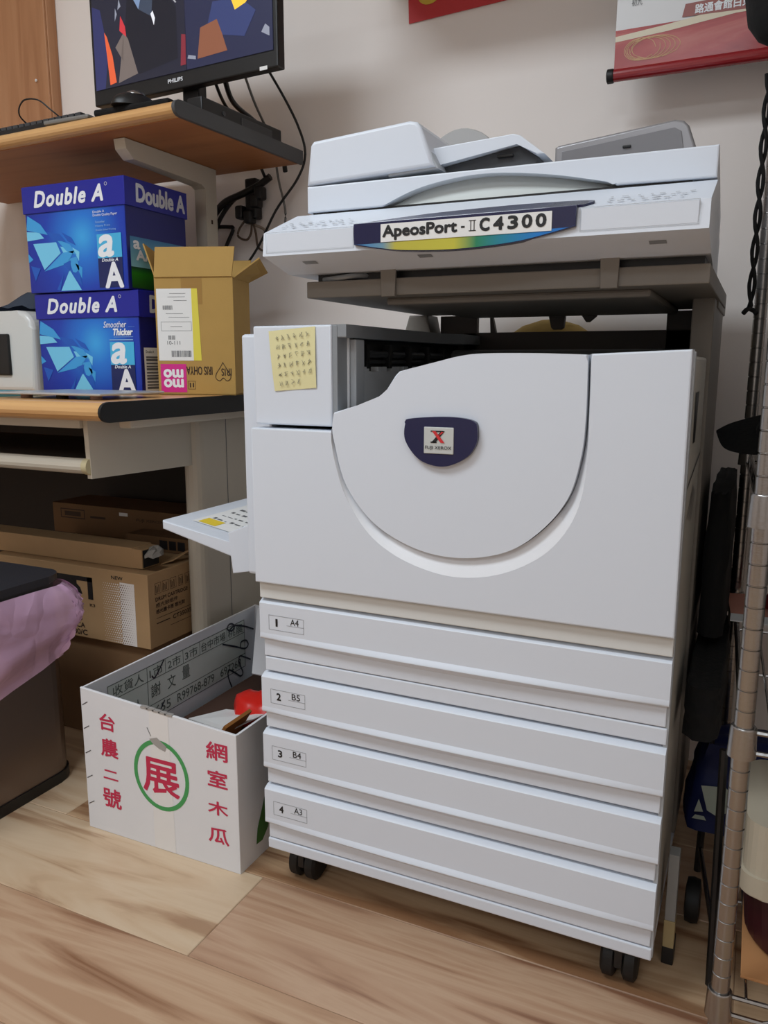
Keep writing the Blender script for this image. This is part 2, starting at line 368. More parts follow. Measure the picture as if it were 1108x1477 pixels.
# strip, drawers, plinth
obj('front_strip', B(0.0015, 0.6395, -0.006, 0.03, 0.5295, 0.5555, 0.0015), mat('copier_aged_trim', (216, 217, 214), 0.5), C)
obj('front_strip', B(0.004, 0.639, 0.001, 0.03, 0.4025, 0.4265, 0.002), WHITE, C)
def drawer(zt, zl, zb, num, size):
    bm = new(); NX = 28
    F = -0.0065
    prof = [(0.016, zt, 0, 0), (0.003, zt, 0, 0), (F+0.001, zt-0.0045, 0, 0), (F, zt-0.006, 0, 0), (F, zl+0.011, 0, 0), (F-0.0004, zl+0.0085, 0.0012, 0), (F-0.0004, zl+0.0045, 0.0042, 0), (F, zl+0.0025, 0.0048, 0), (F+0.0015, zl+0.001, 0.0042, 0), (0.0015, zl, 0.0, 0.0095), (0.014, zl, 0.0, 0.0095)]
    x0, x1 = 0.0005, 0.6395; grid = []
    for i in range(NX+1):
        t = i/NX; bow = math.sin(PI*t)**0.8
        grid.append([bm.verts.new((x0+(x1-x0)*t, y-bow*b, z-bow*c)) for y, z, b, c in prof])
    for i in range(NX):
        for k in range(len(prof)-1): bm.faces.new((grid[i][k], grid[i][k+1], grid[i+1][k+1], grid[i+1][k]))
    bm.faces.new(grid[0]); bm.faces.new(grid[-1][::-1])
    d = obj('drawer', bm, WHITE, C, smooth=40)
    obj('drawer_lower_rail', B(0.003, 0.6365, 0.001, 0.03, zb, zl+0.001, 0.0015), WHITE, d)
    f = FRONT(-0.0069)
    bm = new(); zc = zt-0.0365; f.frame(bm, 0.018, 0.084, zc-0.0125, zc+0.0125, 0.0006, 0.0); f.rect(bm, 0.052, 0.084, zc-0.002, zc-0.0014, 0.0)
    flatobj('label_frame', bm, mat('frame_grey', (140, 142, 146), 0.6), d)
    TX('drawer_number', f, num, (0.0315 if num == '1' else 0.030, 0.0345 if num == '1' else 0.0375, zc-0.0055, zc+0.0065), INK, d, bold=0.03, lift=0.0)
    TX('paper_size', f, size, (0.059, 0.0745, zc, zc+0.0105), INK, d, bold=0.004, lift=0.0)
    return d
drawer(0.5265, 0.459, 0.428, '1', 'A4'); drawer(0.3985, 0.330, 0.302, '2', 'B5'); drawer(0.297, 0.229, 0.200, '3', 'B4'); drawer(0.195, 0.126, 0.0965, '4', 'A3')
obj('plinth', B(0.001, 0.639, 0.0, 0.6, 0.0755, 0.0945, 0.002), WHITE, C)
for cx, cy in ((0.047, 0.060), (0.592, 0.052), (0.047, 0.55), (0.592, 0.55)):
    bm = new()
    for s in (-1, 1):
        lathe(bm, [(0.026, -0.011), (0.0325, -0.007), (0.0325, 0.007), (0.026, 0.011)], (cx+s*0.0155, cy, 0.0325), 'x', 20)
    cs = obj('caster', bm, RUBBER, C)
    bm = new(); lathe(bm, [(0.02, 0), (0.02, 0.03)], (cx, cy-0.006, 0.048), 'z', 16); box(bm, cx-0.006, cx+0.006, cy-0.03, cy+0.012, 0.03, 0.062, 0.002)
    obj('caster_fork', bm, BLACK, cs)
# bypass tray -------------------------------------------------------------
obj('bypass_bracket', PR([(-0.136, 0.604), (-0.05, 0.640), (-0.05, 0.545), (-0.128, 0.529)], 'xz', 0.10, 0.13, 0.002), WHITE, C)
obj('bypass_bracket', PR([(-0.136, 0.604), (-0.05, 0.640), (-0.05, 0.545), (-0.128, 0.529)], 'xz', 0.36, 0.39, 0.002), WHITE, C)
ty0, ty1 = 0.108, 0.385
bt = obj('bypass_tray', PR([(-0.292, 0.6125), (-0.292, 0.596), (-0.128, 0.556), (-0.06, 0.556), (-0.06, 0.580), (-0.128, 0.583)], 'xz', ty0, ty1, 0.0025), WHITE, C)
pt = Plane((-0.292, ty0, 0.6130), Vector((0.164, 0, -0.0295)).normalized(), (0, 1, 0))
flatobj('paper_guide_label', pt.rect(new(), 0.035, 0.160, 0.045, 0.265, 0.0008), PAPER, bt)
flatobj('warning_patch', pt.rect(new(), 0.045, 0.085, 0.05, 0.085, 0.0012), mat('yellow_ink', (232, 204, 60), 0.5), bt)
bm = new(); rr = random.Random(3)
for k in range(5):
    b = 0.09+k*0.03; a = 0.05
    while a < 0.145:
        L = rr.uniform(0.004, 0.012); pt.rect(bm, a, a+L, b, b+rr.choice((0.003, 0.006, 0.01)), 0.0012); a += L+rr.uniform(0.003, 0.008)
flatobj('guide_marks', bm, GINK, bt)['kind'] = 'stuff'
flatobj('guide_arrow', pt.frame(new(), 0.09, 0.125, 0.15, 0.185, 0.003, 0.0013), GINK, bt)
obj('tray_edge_band', B(-0.286, -0.06, ty1-0.002, ty1+0.006, 0.585, 0.616, 0.002), DGREY, bt)
# scanner ----------------------------------------------------------------
X0, X1 = 0.047, 0.648
scn = obj('scanner_bed', PR([(-0.040, 1.0895), (-0.044, 1.0565), (0.026, 1.0375), (0.60, 1.0375), (0.60, 1.127), (0.052, 1.127)], 'yz', X0, X1, 0.003), WHITE, C)
obj('button_cover', B(0.0555, 0.195, -0.0436, -0.038, 1.0615, 1.0875, 0.0008), WHITE, scn)
obj('button_cover', B(0.503, 0.636, -0.0436, -0.038, 1.0625, 1.0885, 0.0008), WHITE, scn)
f = FRONT(-0.0442)
flatobj('cover_seam', f.frame(new(), 0.0545, 0.196, 1.0605, 1.0885, 0.0006, 0.0), LGREY, scn)
flatobj('cover_seam', f.frame(new(), 0.502, 0.637, 1.0615, 1.0893, 0.0006, 0.0), LGREY, scn)
belly = [p.to_2d() for p in spline([(0.198, 1.0635, 0), (0.235, 1.0565, 0), (0.275, 1.0515, 0), (0.345, 1.049, 0), (0.42, 1.053, 0), (0.47, 1.0615, 0), (0.498, 1.068, 0)], 5)]
npl = obj('name_plate', PR([tuple(p) for p in belly]+[(0.4985, 1.0925), (0.197, 1.0915)], 'xz', -0.0475, -0.036, 0.001), NAVY, C)
f = FRONT(-0.0480)
bm = new()
ub = [(p.x, 1.0632+0.004*(p.x-0.2)/0.3) for p in belly]
for i in range(len(belly)-1):
    a, b = belly[i], belly[i+1]
    f.poly(bm, [(a.x, a.y+0.0012), (b.x, b.y+0.0012), (ub[i+1][0], max(ub[i+1][1], b.y+0.0013)), (ub[i][0], max(ub[i][1], a.y+0.0013))], 0.0)
flatobj('rainbow_band', bm, ramp_x('rainbow_print', 0.2, 0.498, [(0.02, (60, 130, 190)), (0.14, (110, 150, 170)), (0.2, (190, 180, 70)), (0.48, (196, 190, 66)), (0.58, (40, 130, 90)), (0.68, (30, 130, 150)), (0.85, (20, 120, 200)), (1.0, (40, 110, 190))]), npl)
obj('name_sticker', B(0.2390, 0.469, -0.0488, -0.047, 1.0645, 1.0875), PAPER, npl)
f = FRONT(-0.0489)
bm = new()
add_text(bm, f, 'ApeosPort', 0.2425, 0.3465, 1.0668, 1.0848, bold=0.045, lift=0.0003)
f.rect(bm, 0.3525, 0.3575, 1.0752, 1.0775, 0.0003)
for a in (0.365, 0.3695): f.rect(bm, a, a+0.0011, 1.0705, 1.0838, 0.0003)
for b in (1.0705, 1.0828): f.rect(bm, 0.363, 0.3725, b, b+0.001, 0.0003)
flatobj('model_name', bm, INK, npl)
bm = new()
for ch, a in (('C', 0.378), ('4', 0.396), ('3', 0.4145), ('0', 0.4325), ('0', 0.450)): add_text(bm, f, ch, a, a+0.0118, 1.0702, 1.0848, bold=0.045, lift=0.0003)
flatobj('model_number', bm, INK, npl)
# navy cap on the slope behind the name plate
sl = Plane((0, -0.040, 1.0900), (1, 0, 0), Vector((0, 0.092, 0.0372)).normalized())
capo = [p.to_2d() for p in spline([(0.208, 0.0, 0), (0.25, 0.014, 0), (0.31, 0.028, 0), (0.40, 0.036, 0), (0.47, 0.033, 0), (0.508, 0.027, 0), (0.514, 0.018, 0), (0.503, 0.004, 0)], 5)]
bm = new(); vt = [bm.verts.new(sl.p(p.x, p.y, 0.0025)) for p in capo]; vb = [bm.verts.new(sl.p(p.x, p.y, -0.002)) for p in capo]
bm.faces.new(vt)
for i in range(len(capo)): bm.faces.new((vt[i], vt[(i+1) % len(capo)], vb[(i+1) % len(capo)], vb[i]))
obj('name_plate_cap', bm, NAVY, C, smooth=30)
bm = new()
for k in range(5): sl.line(bm, (0.455+k*0.002, 0.006+k*0.005), (0.507, 0.008+k*0.004), 0.0012, 0.0030)
flatobj('speaker_line', bm, GINK, C)
bm = new(); rr = random.Random(5)
for x0_, x1_ in ((0.07, 0.18), (0.53, 0.625)):
    for r_ in range(3):
        a = x0_
        while a < x1_:
            L = rr.uniform(0.003, 0.009); sl.rect(bm, a, a+L, 0.014+r_*0.012, 0.0175+r_*0.012, 0.0016); a += L+rr.uniform(0.004, 0.012)
flatobj('panel_marks', bm, LGREY, scn)
for (a0, a1) in ((0.10, 0.122), (0.28, 0.30), (0.58, 0.60)):
    flatobj('underside_slot', flat(new(), [(a0, -0.020, 1.0495), (a1, -0.020, 1.0495), (a1, -0.010, 1.0468), (a0, -0.010, 1.0468)]), GREY, scn)
# lid with arched grip
arc = [tuple(p.to_2d()) for p in spline([(0.193, 1.1305, 0), (0.248, 1.150, 0), (0.311, 1.160, 0), (0.370, 1.1605, 0), (0.446, 1.151, 0), (0.523, 1.1345, 0)], 6)]
lid = obj('document_lid', PR([(0.068, 1.1305)]+arc+[(0.526, 1.1315), (0.647, 1.1300), (0.647, 1.168), (0.068, 1.168)], 'xz', 0.052, 0.60, 0.0022), WHITE, C)
bm = new()
for i in range(len(arc)-1):
    a, b = arc[i], arc[i+1]
    vs = [bm.verts.new(q) for q in ((a[0], 0.060, 1.1302), (b[0], 0.060, 1.1302), (b[0], 0.074, max(b[1], 1.1303)), (a[0], 0.074, max(a[1], 1.1303)))]
    bm.faces.new(vs)
bmesh.ops.remove_doubles(bm, verts=bm.verts[:], dist=0.0002)
obj('grip_hollow', bm, mat('grip_shade', (196, 200, 196), 0.5), lid, smooth=60)
obj('lid_gasket', B(0.075, 0.618, 0.058, 0.58, 1.1265, 1.131), BLACK, lid)
adf = obj('document_feeder', PR([(0.0675, 1.1700), (0.0745, 1.226), (0.080, 1.2318), (0.236, 1.2425), (0.247, 1.240), (0.254, 1.232), (0.2745, 1.1785)], 'xz', 0.0515, 0.46, 0.005, 3), WHITE, C)
obj('feeder_end', PR([(0.20, 1.172), (0.20, 1.232), (0.243, 1.234), (0.253, 1.225), (0.279, 1.176)], 'xz', 0.058, 0.45, 0.003), LGREY, adf)
ft = obj('feed_tray', PR([(0.255, 1.2085), (0.255, 1.183), (0.275, 1.1855), (0.386, 1.2030), (0.413, 1.1855), (0.425, 1.1855), (0.390, 1.2125), (0.380, 1.2155)], 'xz', 0.078, 0.46, 0.0015), WHITE, C)
obj('tray_underside', PR([(0.255, 1.183), (0.255, 1.169), (0.405, 1.169), (0.4135, 1.1845), (0.386, 1.2020), (0.275, 1.1845)], 'xz', 0.092, 0.45), DGREY, ft)
obj('tray_slider', B(0.355, 0.378, 0.086, 0.094, 1.1885, 1.1925, 0.001), BLACK, ft)
hp = [(0.20+0.065*math.cos(PI*k/16)*-1+0.01, 1.25+0.056*math.sin(PI*k/16)) for k in range(17)]
obj('side_guide', PR(hp+[(0.275, 1.175), (0.145, 1.175)], 'xz', 0.34, 0.36, 0.002), mat('guide_grey', (170, 168, 166), 0.5), ft)
et = obj('eject_stopper', PR([(0.397, 1.168), (0.397, 1.2345), (0.402, 1.2375), (0.572, 1.2555), (0.584, 1.253), (0.592, 1.245), (0.604, 1.213), (0.606, 1.168)], 'xz', 0.25, 0.47, 0.004, 3), mat('silver_grey_plastic', (150, 148, 150), 0.3, metal=0.3), C)
obj('stopper_inset', PR([(0.408, 1.17), (0.408, 1.2275), (0.572, 1.244), (0.582, 1.238), (0.594, 1.17)], 'xz', 0.2485, 0.252, 0.0006), mat('silver_grey_dark', (120, 118, 120), 0.4, metal=0.2), et)
obj('stopper_tab', B(0.500, 0.512, 0.2455, 0.249, 1.2225, 1.2265, 0.001), BLACK, et)
# stand under the scanner
pl_ = obj('stand_plate', B(0.0775, 0.6485, 0.030, 0.52, 1.0025, 1.0265, 0.0015), STEELP, C)
obj('stand_pan', B(0.19, 0.575, 0.075, 0.46, 0.992, 1.003, 0.004), STEELP, pl_)
obj('gap_shade_fill', B(0.088, 0.640, 0.048, 0.51, 1.0265, 1.038), BLACK, C)  # black filler stands in for the darkness of the gap
for a in (0.205, 0.517):
    h = obj('scanner_clip', PR([(a, 1.0005), (a+0.0225, 1.0005), (a+0.0225, 1.041), (a+0.032, 1.047), (a-0.01, 1.047), (a, 1.041)], 'xz', 0.0245, 0.0295, 0.0008), STEELP, C)
    obj('clip_screw', lathe(new(), [(0.003, 0.0), (0.003, -0.0015)], (a+0.011, 0.0245, 1.0425), 'y', 10), CHROME, h)
bm = new(); tube(bm, spline([(0.10, 0.045, 1.030), (0.13, 0.035, 1.0305), (0.155, 0.038, 1.033), (0.18, 0.06, 1.034)], 5), 0.004)
obj('scanner_cable', bm, GREY, C)
obj('stand_arm', PR([(0.028, 0.948), (0.045, 1.003), (0.085, 1.003), (0.098, 0.948)], 'xz', 0.50, 0.56, 0.004), STEELP, C)
obj('stand_back_panel', B(0.098, 0.178, 0.545, 0.56, 0.930, 1.0025, 0.001), STEELD, C)
obj('stand_crossbar', B(0.150, 0.62, 0.545, 0.56, 0.925, 0.968, 0.001), STEELD, C)
obj('stand_back_panel', B(0.548, 0.612, 0.545, 0.56, 0.925, 1.0025, 0.001), STEELD, C)
obj('stand_post', B(0.612, 0.6435, 0.270, 0.56, 0.12, 1.006, 0.002), STEELP, C)
obj('stand_post_cap', B(0.612, 0.6460, 0.33, 0.58, 0.992, 1.012, 0.002), STEELP, C)
obj('stand_tab', PR([(0.335, 1.0025), (0.369, 1.0025), (0.366, 0.974), (0.361, 0.970), (0.346, 0.970), (0.342, 0.974)], 'xz', 0.50, 0.512, 0.001), STEELD, C)
obj('stand_tab', PR([(0.394, 1.0025), (0.429, 1.0025), (0.426, 0.993), (0.414, 0.983), (0.408, 0.983)], 'xz', 0.50, 0.512, 0.001), STEELD, C)
obj('stand_strut', PR([(0.205, 1.0025), (0.210, 1.0025), (0.219, 0.965), (0.207, 0.965)], 'xz', 0.546, 0.556), STEELD, C)

# sticky note
n = thing('sticky_note', 'yellow handwritten paper note stuck on the copier tower', 'note', (0.07, -0.006, 0.862))
bm = new()
rows = []
for i in range(9):
    t = i/8; z = 0.953-0.089*t
    rows.append([bm.verts.new((0.030+0.009*t+(0.0815-0.008*t)*s/6.0, -0.0052-0.0012*(math.sin(PI*t)+0.3*math.sin(2*t+s)), z+0.006*(s/6.0)-0.001*t)) for s in range(7)])
for i in range(8):
    for s in range(6): bm.faces.new((rows[i][s], rows[i][s+1], rows[i+1][s+1], rows[i+1][s]))
obj('note_sheet', bm, mat('yellow_note_paper', (226, 218, 166), 0.8, var=0.04, vs=40), n, smooth=60)
bm = new(); f = FRONT(-0.0072); rr = random.Random(11)
for r_ in range(6):
    a = 0.040+0.0012*r_
    zc = 0.942-r_*0.0135
    ncol = 6 if r_ < 5 else 4
    for c_ in range(ncol):
        cx = a+0.006+c_*0.0105; cz = zc+c_*0.0012
        for s in range(rr.randint(3, 4)):
            if rr.random() < 0.5: f.line(bm, (cx-0.003+rr.uniform(0, 0.002), cz+rr.uniform(-0.004, 0.004)), (cx+0.003-rr.uniform(0, 0.002), cz+rr.uniform(-0.003, 0.004)), 0.0007)
            else: f.line(bm, (cx+rr.uniform(-0.003, 0.003), cz+0.004-rr.uniform(0, 0.002)), (cx+rr.uniform(-0.003, 0.003), cz-0.004+rr.uniform(0, 0.002)), 0.0007)
flatobj('handwriting', bm, mat('pencil_grey', (150, 145, 122), 0.8), n)
obj('rear_housing', B(0.02, 0.61, 0.62, 0.775, 0.10, 0.900, 0.004), STEELD, C)
# cushion behind the stand
bm = new(); lathe(bm, [(0.001, 0.0), (0.125, 0.0), (0.128, 0.012), (0.105, 0.055), (0.06, 0.085), (0.02, 0.097), (0.001, 0.098)], (0, 0, 0), 'z', 32)
bmesh.ops.scale(bm, vec=(1, 0.7, 1), verts=bm.verts[:]); bmesh.ops.translate(bm, vec=(0.30, 0.675, 0.9005), verts=bm.verts[:])
tag(obj('round_cushion', bm, mat('yellow_woven', (190, 160, 86), 0.85, var=0.12, vs=60), smooth=60), 'yellowish domed cushion seen through the gap behind the copier stand', 'cushion')

# ================================================================== computer desk
DX = -0.37
OAK = wood('desk_oak_laminate', [(0.3, (190, 138, 84)), (0.5, (208, 160, 104)), (0.7, (214, 168, 112))], (2.0, 26, 26), 0.3, 0.8)
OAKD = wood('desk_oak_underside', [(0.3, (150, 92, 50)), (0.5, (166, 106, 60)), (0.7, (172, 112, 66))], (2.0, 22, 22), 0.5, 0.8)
CREAMP = mat('desk_cream_steel', (196, 188, 172), 0.5, var=0.03, vs=6)
D = thing('computer_desk', 'computer desk with rounded wood edge, black side band and raised upper shelf', 'desk', (-1.1, 0.42, 0))
def bull(y0, y1, z0, z1, n=8):
    # rounded front edge at y0
    h = z1-z0; r = h*0.5; pts = []
    for k in range(n+1):
        a = PI/2+PI*k/n; pts.append((y0+r*1.2+r*1.2*math.cos(a), z0+r+r*math.sin(a)))
    return pts+[(y1, z0), (y1, z1)]
obj('desktop', PR(bull(0.045, 0.775, 0.7985, 0.8345), 'yz', -2.1, DX-0.002), OAK, D)
obj('desktop_band', PR(bull(0.042, 0.778, 0.7965, 0.8345), 'yz', DX-0.002, DX+0.004), mat('desk_edge_black', (9, 9, 9), 0.6), D)
obj('desktop_rail', B(-0.425, -0.395, 0.15, 0.75, 0.779, 0.7975, 0.003), CREAMP, D)
# side leg panel with a rounded front
bm = new(); prism(bm, [(-0.50, 0.775)]+[(-0.475+0.025*math.cos(a), 0.445+0.025*math.sin(a)) for a in [PI+PI*k/8 for k in range(9)]]+[(-0.45, 0.775)], 'xy', 0.0, 0.779)
lg = obj('leg', bm, CREAMP, D)
flatobj('leg_seam', SIDE(-0.4497).rect(new(), 0.532, 0.5345, 0.0, 0.779, 0.0), GINK, lg)
obj('leg', B(-2.05, -2.0, 0.42, 0.775, 0.0, 0.779, 0.01), CREAMP, D)
obj('back_panel', B(-2.0, -0.50, 0.745, 0.765, 0.15, 0.779), mat('desk_back_panel', (44, 36, 30), 0.8), D)  # near-black brown also carries the shade under the desk
kt = obj('keyboard_drawer', PR([(0.108, 0.797), (0.112, 0.680), (0.440, 0.672), (0.440, 0.797)], 'yz', -0.478, -0.466, 0.001), CREAMP, D)
obj('drawer_board', B(-1.9, -0.478, 0.13, 0.50, 0.705, 0.717, 0.002), mat('drawer_board_dark', (40, 35, 32), 0.7), kt)
bm = new(); tube(bm, [(-1.9, 0.115, 0.704), (-0.482, 0.115, 0.704)], 0.0155, 14)
obj('front_rail', bm, CREAMP, kt)
bm = new(); tube(bm, [(-0.482, 0.115, 0.704), (-0.468, 0.115, 0.704)], 0.0165, 14)
obj('rail_cap', bm, mat('cap_yellowed', (196, 184, 146), 0.5), kt)
obj('drawer_lip', B(-1.9, -0.478, 0.10, 0.112, 0.780, 0.797), CREAMP, kt)
flatobj('rail_latch', SIDE(-0.4655).rect(new(), 0.215, 0.245, 0.776, 0.783), BLACK, kt)
# raised shelf, turned a little
Rsh = Matrix.Translation((DX, 0.29, 0)) @ Matrix.Rotation(math.radians(-3), 4, 'Z') @ Matrix.Translation((-DX, -0.29, 0))
def shobj(name, bm, mt, parent=D):
    bm.transform(Rsh); return obj(name, bm, mt, parent)
sh = shobj('shelf', PR(bull(0.29, 0.735, 1.386, 1.414), 'yz', -1.45, DX-0.003), OAK)
shobj('shelf_band', PR(bull(0.287, 0.738, 1.384, 1.4155), 'yz', DX-0.003, DX+0.005), mat('shelf_band_grey', (72, 73, 75), 0.5), sh)
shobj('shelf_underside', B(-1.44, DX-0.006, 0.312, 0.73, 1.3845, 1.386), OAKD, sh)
bk = obj('shelf_bracket', PR([(0.368, 1.383), (0.372, 1.362), (0.395, 1.345), (0.63, 1.338), (0.645, 1.330), (0.645, 0.8345), (0.690, 0.8345), (0.690, 1.383)], 'yz', -0.600, -0.568, 0.002), CREAMP, D)
bm = new(); s5 = SIDE(-0.5678)
for z in (1.25, 1.15, 1.05): 
    s5.rect(bm, 0.664, 0.671, z, z+0.01, 0.0)
flatobj('bracket_hole', bm, BROWNINK, bk)
obj('shelf_bracket', PR([(0.40, 1.383), (0.43, 1.345), (0.66, 1.335), (0.66, 0.8345), (0.705, 0.8345), (0.705, 1.383)], 'yz', -1.43, -1.40, 0.002), CREAMP, D)

# wooden wall cabinet
cb = thing('wood_cabinet', 'brown wood grain panel cabinet on the wall left of the monitor', 'cabinet', (-1.5, 0.78, 1.42))
CABW = wood('cabinet_wood', [(0.3, (164, 112, 74)), (0.5, (184, 132, 92)), (0.7, (192, 142, 102))], (24, 24, 1.6), 0.5, 0.9)
obj('cabinet_box', B(-1.8, -1.182, 0.765, 0.799, 1.4195, 2.3, 0.003), CABW, cb)
obj('cabinet_door', B(-1.79, -1.186, 0.758, 0.7655, 1.425, 2.29, 0.002), CABW, cb)
obj('door_knob', lathe(new(), [(0.003, 0), (0.004, -0.004), (0.002, -0.006)], (-1.23, 0.758, 1.70), 'y', 12), PAPER, cb)

# monitor ------------------------------------------------------------------
mo = thing('monitor', 'black flat monitor showing surveillance camera pictures on the shelf', 'monitor', (-0.456, 0.425, 1.4155), math.radians(-4.5), local=True)
mw, z0, z1 = 0.260, 0.066, 0.372
sc = obj('monitor_housing', B(-mw, mw, -0.004, 0.020, z0, z1, 0.003), BLACK, mo)
obj('monitor_rear', B(-mw+0.03, mw-0.03, 0.020, 0.045, z0+0.03, z1-0.03, 0.012), BLACK, mo)
obj('screen', B(-mw+0.010, mw-0.010, -0.0055, -0.003, z0+0.032, z1-0.012), mat('screen_dark', (40, 42, 62), 0.25, emit=0.35), mo)
f = FRONT(-0.0057)
def scr(u, v): return (-mw+0.010+(2*mw-0.02)*u, z0+0.032+(z1-z0-0.044)*v)
def shape(name, pts, col, e=0.6):
    return flatobj(name, f.poly(new(), [scr(*p) for p in pts], 0.0003), mat('screen_'+name, col, 0.3, emit=e), scp)
scp = [c for c in mo.children if c.name.startswith('screen')][0]
shape('left_view', [(0.0, 0.0), (0.545, 0.0), (0.545, 1.0), (0.0, 1.0)], (36, 38, 54), 0.25)
shape('right_view', [(0.55, 0.0), (1.0, 0.0), (1.0, 1.0), (0.55, 1.0)], (40, 44, 72), 0.3)
LY = [0.0004]
def bits(name, polys, col, e):
    LY[0] += 0.00003
    for pp in polys: flatobj(name, f.poly(new(), [scr(*p) for p in pp], LY[0]), mat('screen_'+name, col, 0.3, emit=e), scp)
bits('blue_edge', [[(0.0, 0.0), (0.06, 0.0), (0.09, 0.28), (0.05, 0.62), (0.0, 0.66)]], (44, 48, 92), 0.4)
bits('upper_haze', [[(0.12, 0.76), (0.33, 0.80), (0.36, 1.0), (0.10, 1.0)]], (82, 80, 82), 0.4)
bits('dark_table', [[(0.27, 0.05), (0.50, 0.10), (0.50, 0.48), (0.36, 0.78), (0.22, 0.66), (0.20, 0.42)]], (28, 30, 42), 0.2)
bits('floor_strip', [[(0.145, 0.02), (0.265, 0.06), (0.215, 0.34), (0.19, 0.40)], [(0.135, 0.30), (0.19, 0.40), (0.18, 0.18)]], (104, 94, 90), 0.5)
bits('orange_coat', [[(0.092, 0.02), (0.132, 0.03), (0.115, 0.24), (0.085, 0.40), (0.07, 0.44), (0.082, 0.22)]], (196, 84, 50), 0.6)
bits('red_coat', [[(0.165, 0.42), (0.205, 0.36), (0.20, 0.44), (0.175, 0.53)]], (176, 48, 56), 0.6)
bits('table_glare', [[(0.245, 0.66), (0.285, 0.54), (0.315, 0.56), (0.30, 0.70), (0.26, 0.73)]], (104, 124, 156), 0.6)
bits('table_shine', [[(0.285, 0.54), (0.36, 0.46), (0.37, 0.60), (0.31, 0.66)]], (56, 66, 84), 0.4)
bits('white_cloth', [[(0.355, 0.48), (0.372, 0.39), (0.380, 0.44), (0.368, 0.50)]], (200, 202, 208), 0.6)
bits('light_streak', [[(0.32, 0.80), (0.36, 0.84), (0.36, 0.81)], [(0.39, 0.75), (0.45, 0.64), (0.505, 0.51), (0.497, 0.51), (0.44, 0.63)]], (150, 150, 156), 0.5)
bits('pale_fleck', [[(0.075, 0.72), (0.10, 0.70), (0.105, 0.80), (0.085, 0.84)], [(0.05, 0.90), (0.07, 0.86), (0.075, 0.95)], [(0.16, 0.58), (0.17, 0.66), (0.18, 0.60)], [(0.14, 0.50), (0.145, 0.60), (0.155, 0.55)], [(0.52, 0.58), (0.56, 0.54), (0.55, 0.63)], [(0.555, 0.08), (0.60, 0.06), (0.60, 0.085), (0.56, 0.105)], [(0.935, 0.56), (0.96, 0.60), (0.945, 0.68), (0.93, 0.62)], [(0.945, 0.14), (0.985, 0.10), (0.985, 0.16), (0.965, 0.19)]], (130, 134, 148), 0.5)
bits('scale_mark', [[(0.595+0.002*k, 0.56+0.05*k), (0.622+0.002*k, 0.565+0.05*k), (0.622+0.002*k, 0.58+0.05*k), (0.597+0.002*k, 0.575+0.05*k)] for k in range(9)], (176, 178, 186), 0.5)
bits('blue_floor', [[(0.66, 0.24), (0.72, 0.20), (0.86, 0.14), (0.92, 0.30), (0.84, 0.42), (0.70, 0.44)]], (50, 60, 104), 0.4)
bits('rust_floor', [[(0.61, 0.06), (0.77, 0.07), (0.745, 0.20), (0.72, 0.31), (0.63, 0.28)]], (124, 78, 58), 0.5)
bits('red_post', [[(0.515, 0.04), (0.545, 0.04), (0.548, 0.26), (0.525, 0.27)]], (116, 40, 52), 0.5)
bits('white_wall', [[(0.70, 0.66), (0.74, 0.56), (0.80, 0.60), (0.875, 0.76), (0.87, 1.0), (0.69, 1.0)]], (186, 188, 198), 0.55)
bits('wall_sign', [[(0.78, 0.80), (0.86, 0.82), (0.86, 0.88), (0.78, 0.86)]], (90, 92, 110), 0.4)
bits('dark_figure', [[(0.705, 0.50), (0.735, 0.52), (0.73, 0.68), (0.715, 0.74), (0.70, 0.68)]], (24, 26, 44), 0.2)
bits('red_chair', [[(0.775, 0.56), (0.80, 0.56), (0.805, 0.70), (0.78, 0.70)], [(0.83, 0.58), (0.855, 0.58), (0.86, 0.68), (0.835, 0.69)]], (112, 48, 62), 0.5)
bits('yellow_table', [[(0.775, 0.52), (0.815, 0.34), (0.87, 0.37), (0.90, 0.42), (0.88, 0.53), (0.84, 0.555)]], (206, 164, 52), 0.8)
bits('white_papers', [[(0.865, 0.43), (0.93, 0.42), (0.915, 0.49), (0.905, 0.55), (0.85, 0.56)]], (220, 216, 206), 0.7)
bits('paper_print', [[(0.875, 0.45), (0.905, 0.45), (0.90, 0.50), (0.875, 0.50)]], (90, 84, 60), 0.4)
TX('monitor_brand', FRONT(-0.0045), 'PHILIPS', (-0.032, 0.010, z0+0.014, z0+0.0215), WINK, mo, bold=0.03)
flatobj('energy_sticker', FRONT(-0.0044).rect(new(), mw-0.045, mw-0.026, z0-0.001, z0+0.006), PAPER, mo)
obj('monitor_neck', B(-0.018, 0.028, 0.022, 0.050, 0.004, 0.16, 0.004), BLACK, mo)
obj('monitor_foot', B(-0.13, 0.028, 0.0, 0.12, 0.0, 0.008, 0.003), BLACK, mo)
# router box on the shelf end
rt = thing('recorder_box', 'black slotted recorder box lying along the shelf end', 'electronics', (-0.41, 0.53, 1.4160), math.radians(-3), local=True)
obj('recorder_case', B(-0.006, 0.034, -0.130, 0.155, 0.0, 0.036, 0.003), BLACK, rt)
obj('recorder_slot', B(0.0335, 0.0355, 0.0, 0.115, 0.008, 0.026, 0.001), DGREY, rt)
obj('recorder_port', lathe(new(), [(0.005, 0.0), (0.005, 0.002)], (0.034, -0.06, 0.018), 'x', 12), DGREY, rt)
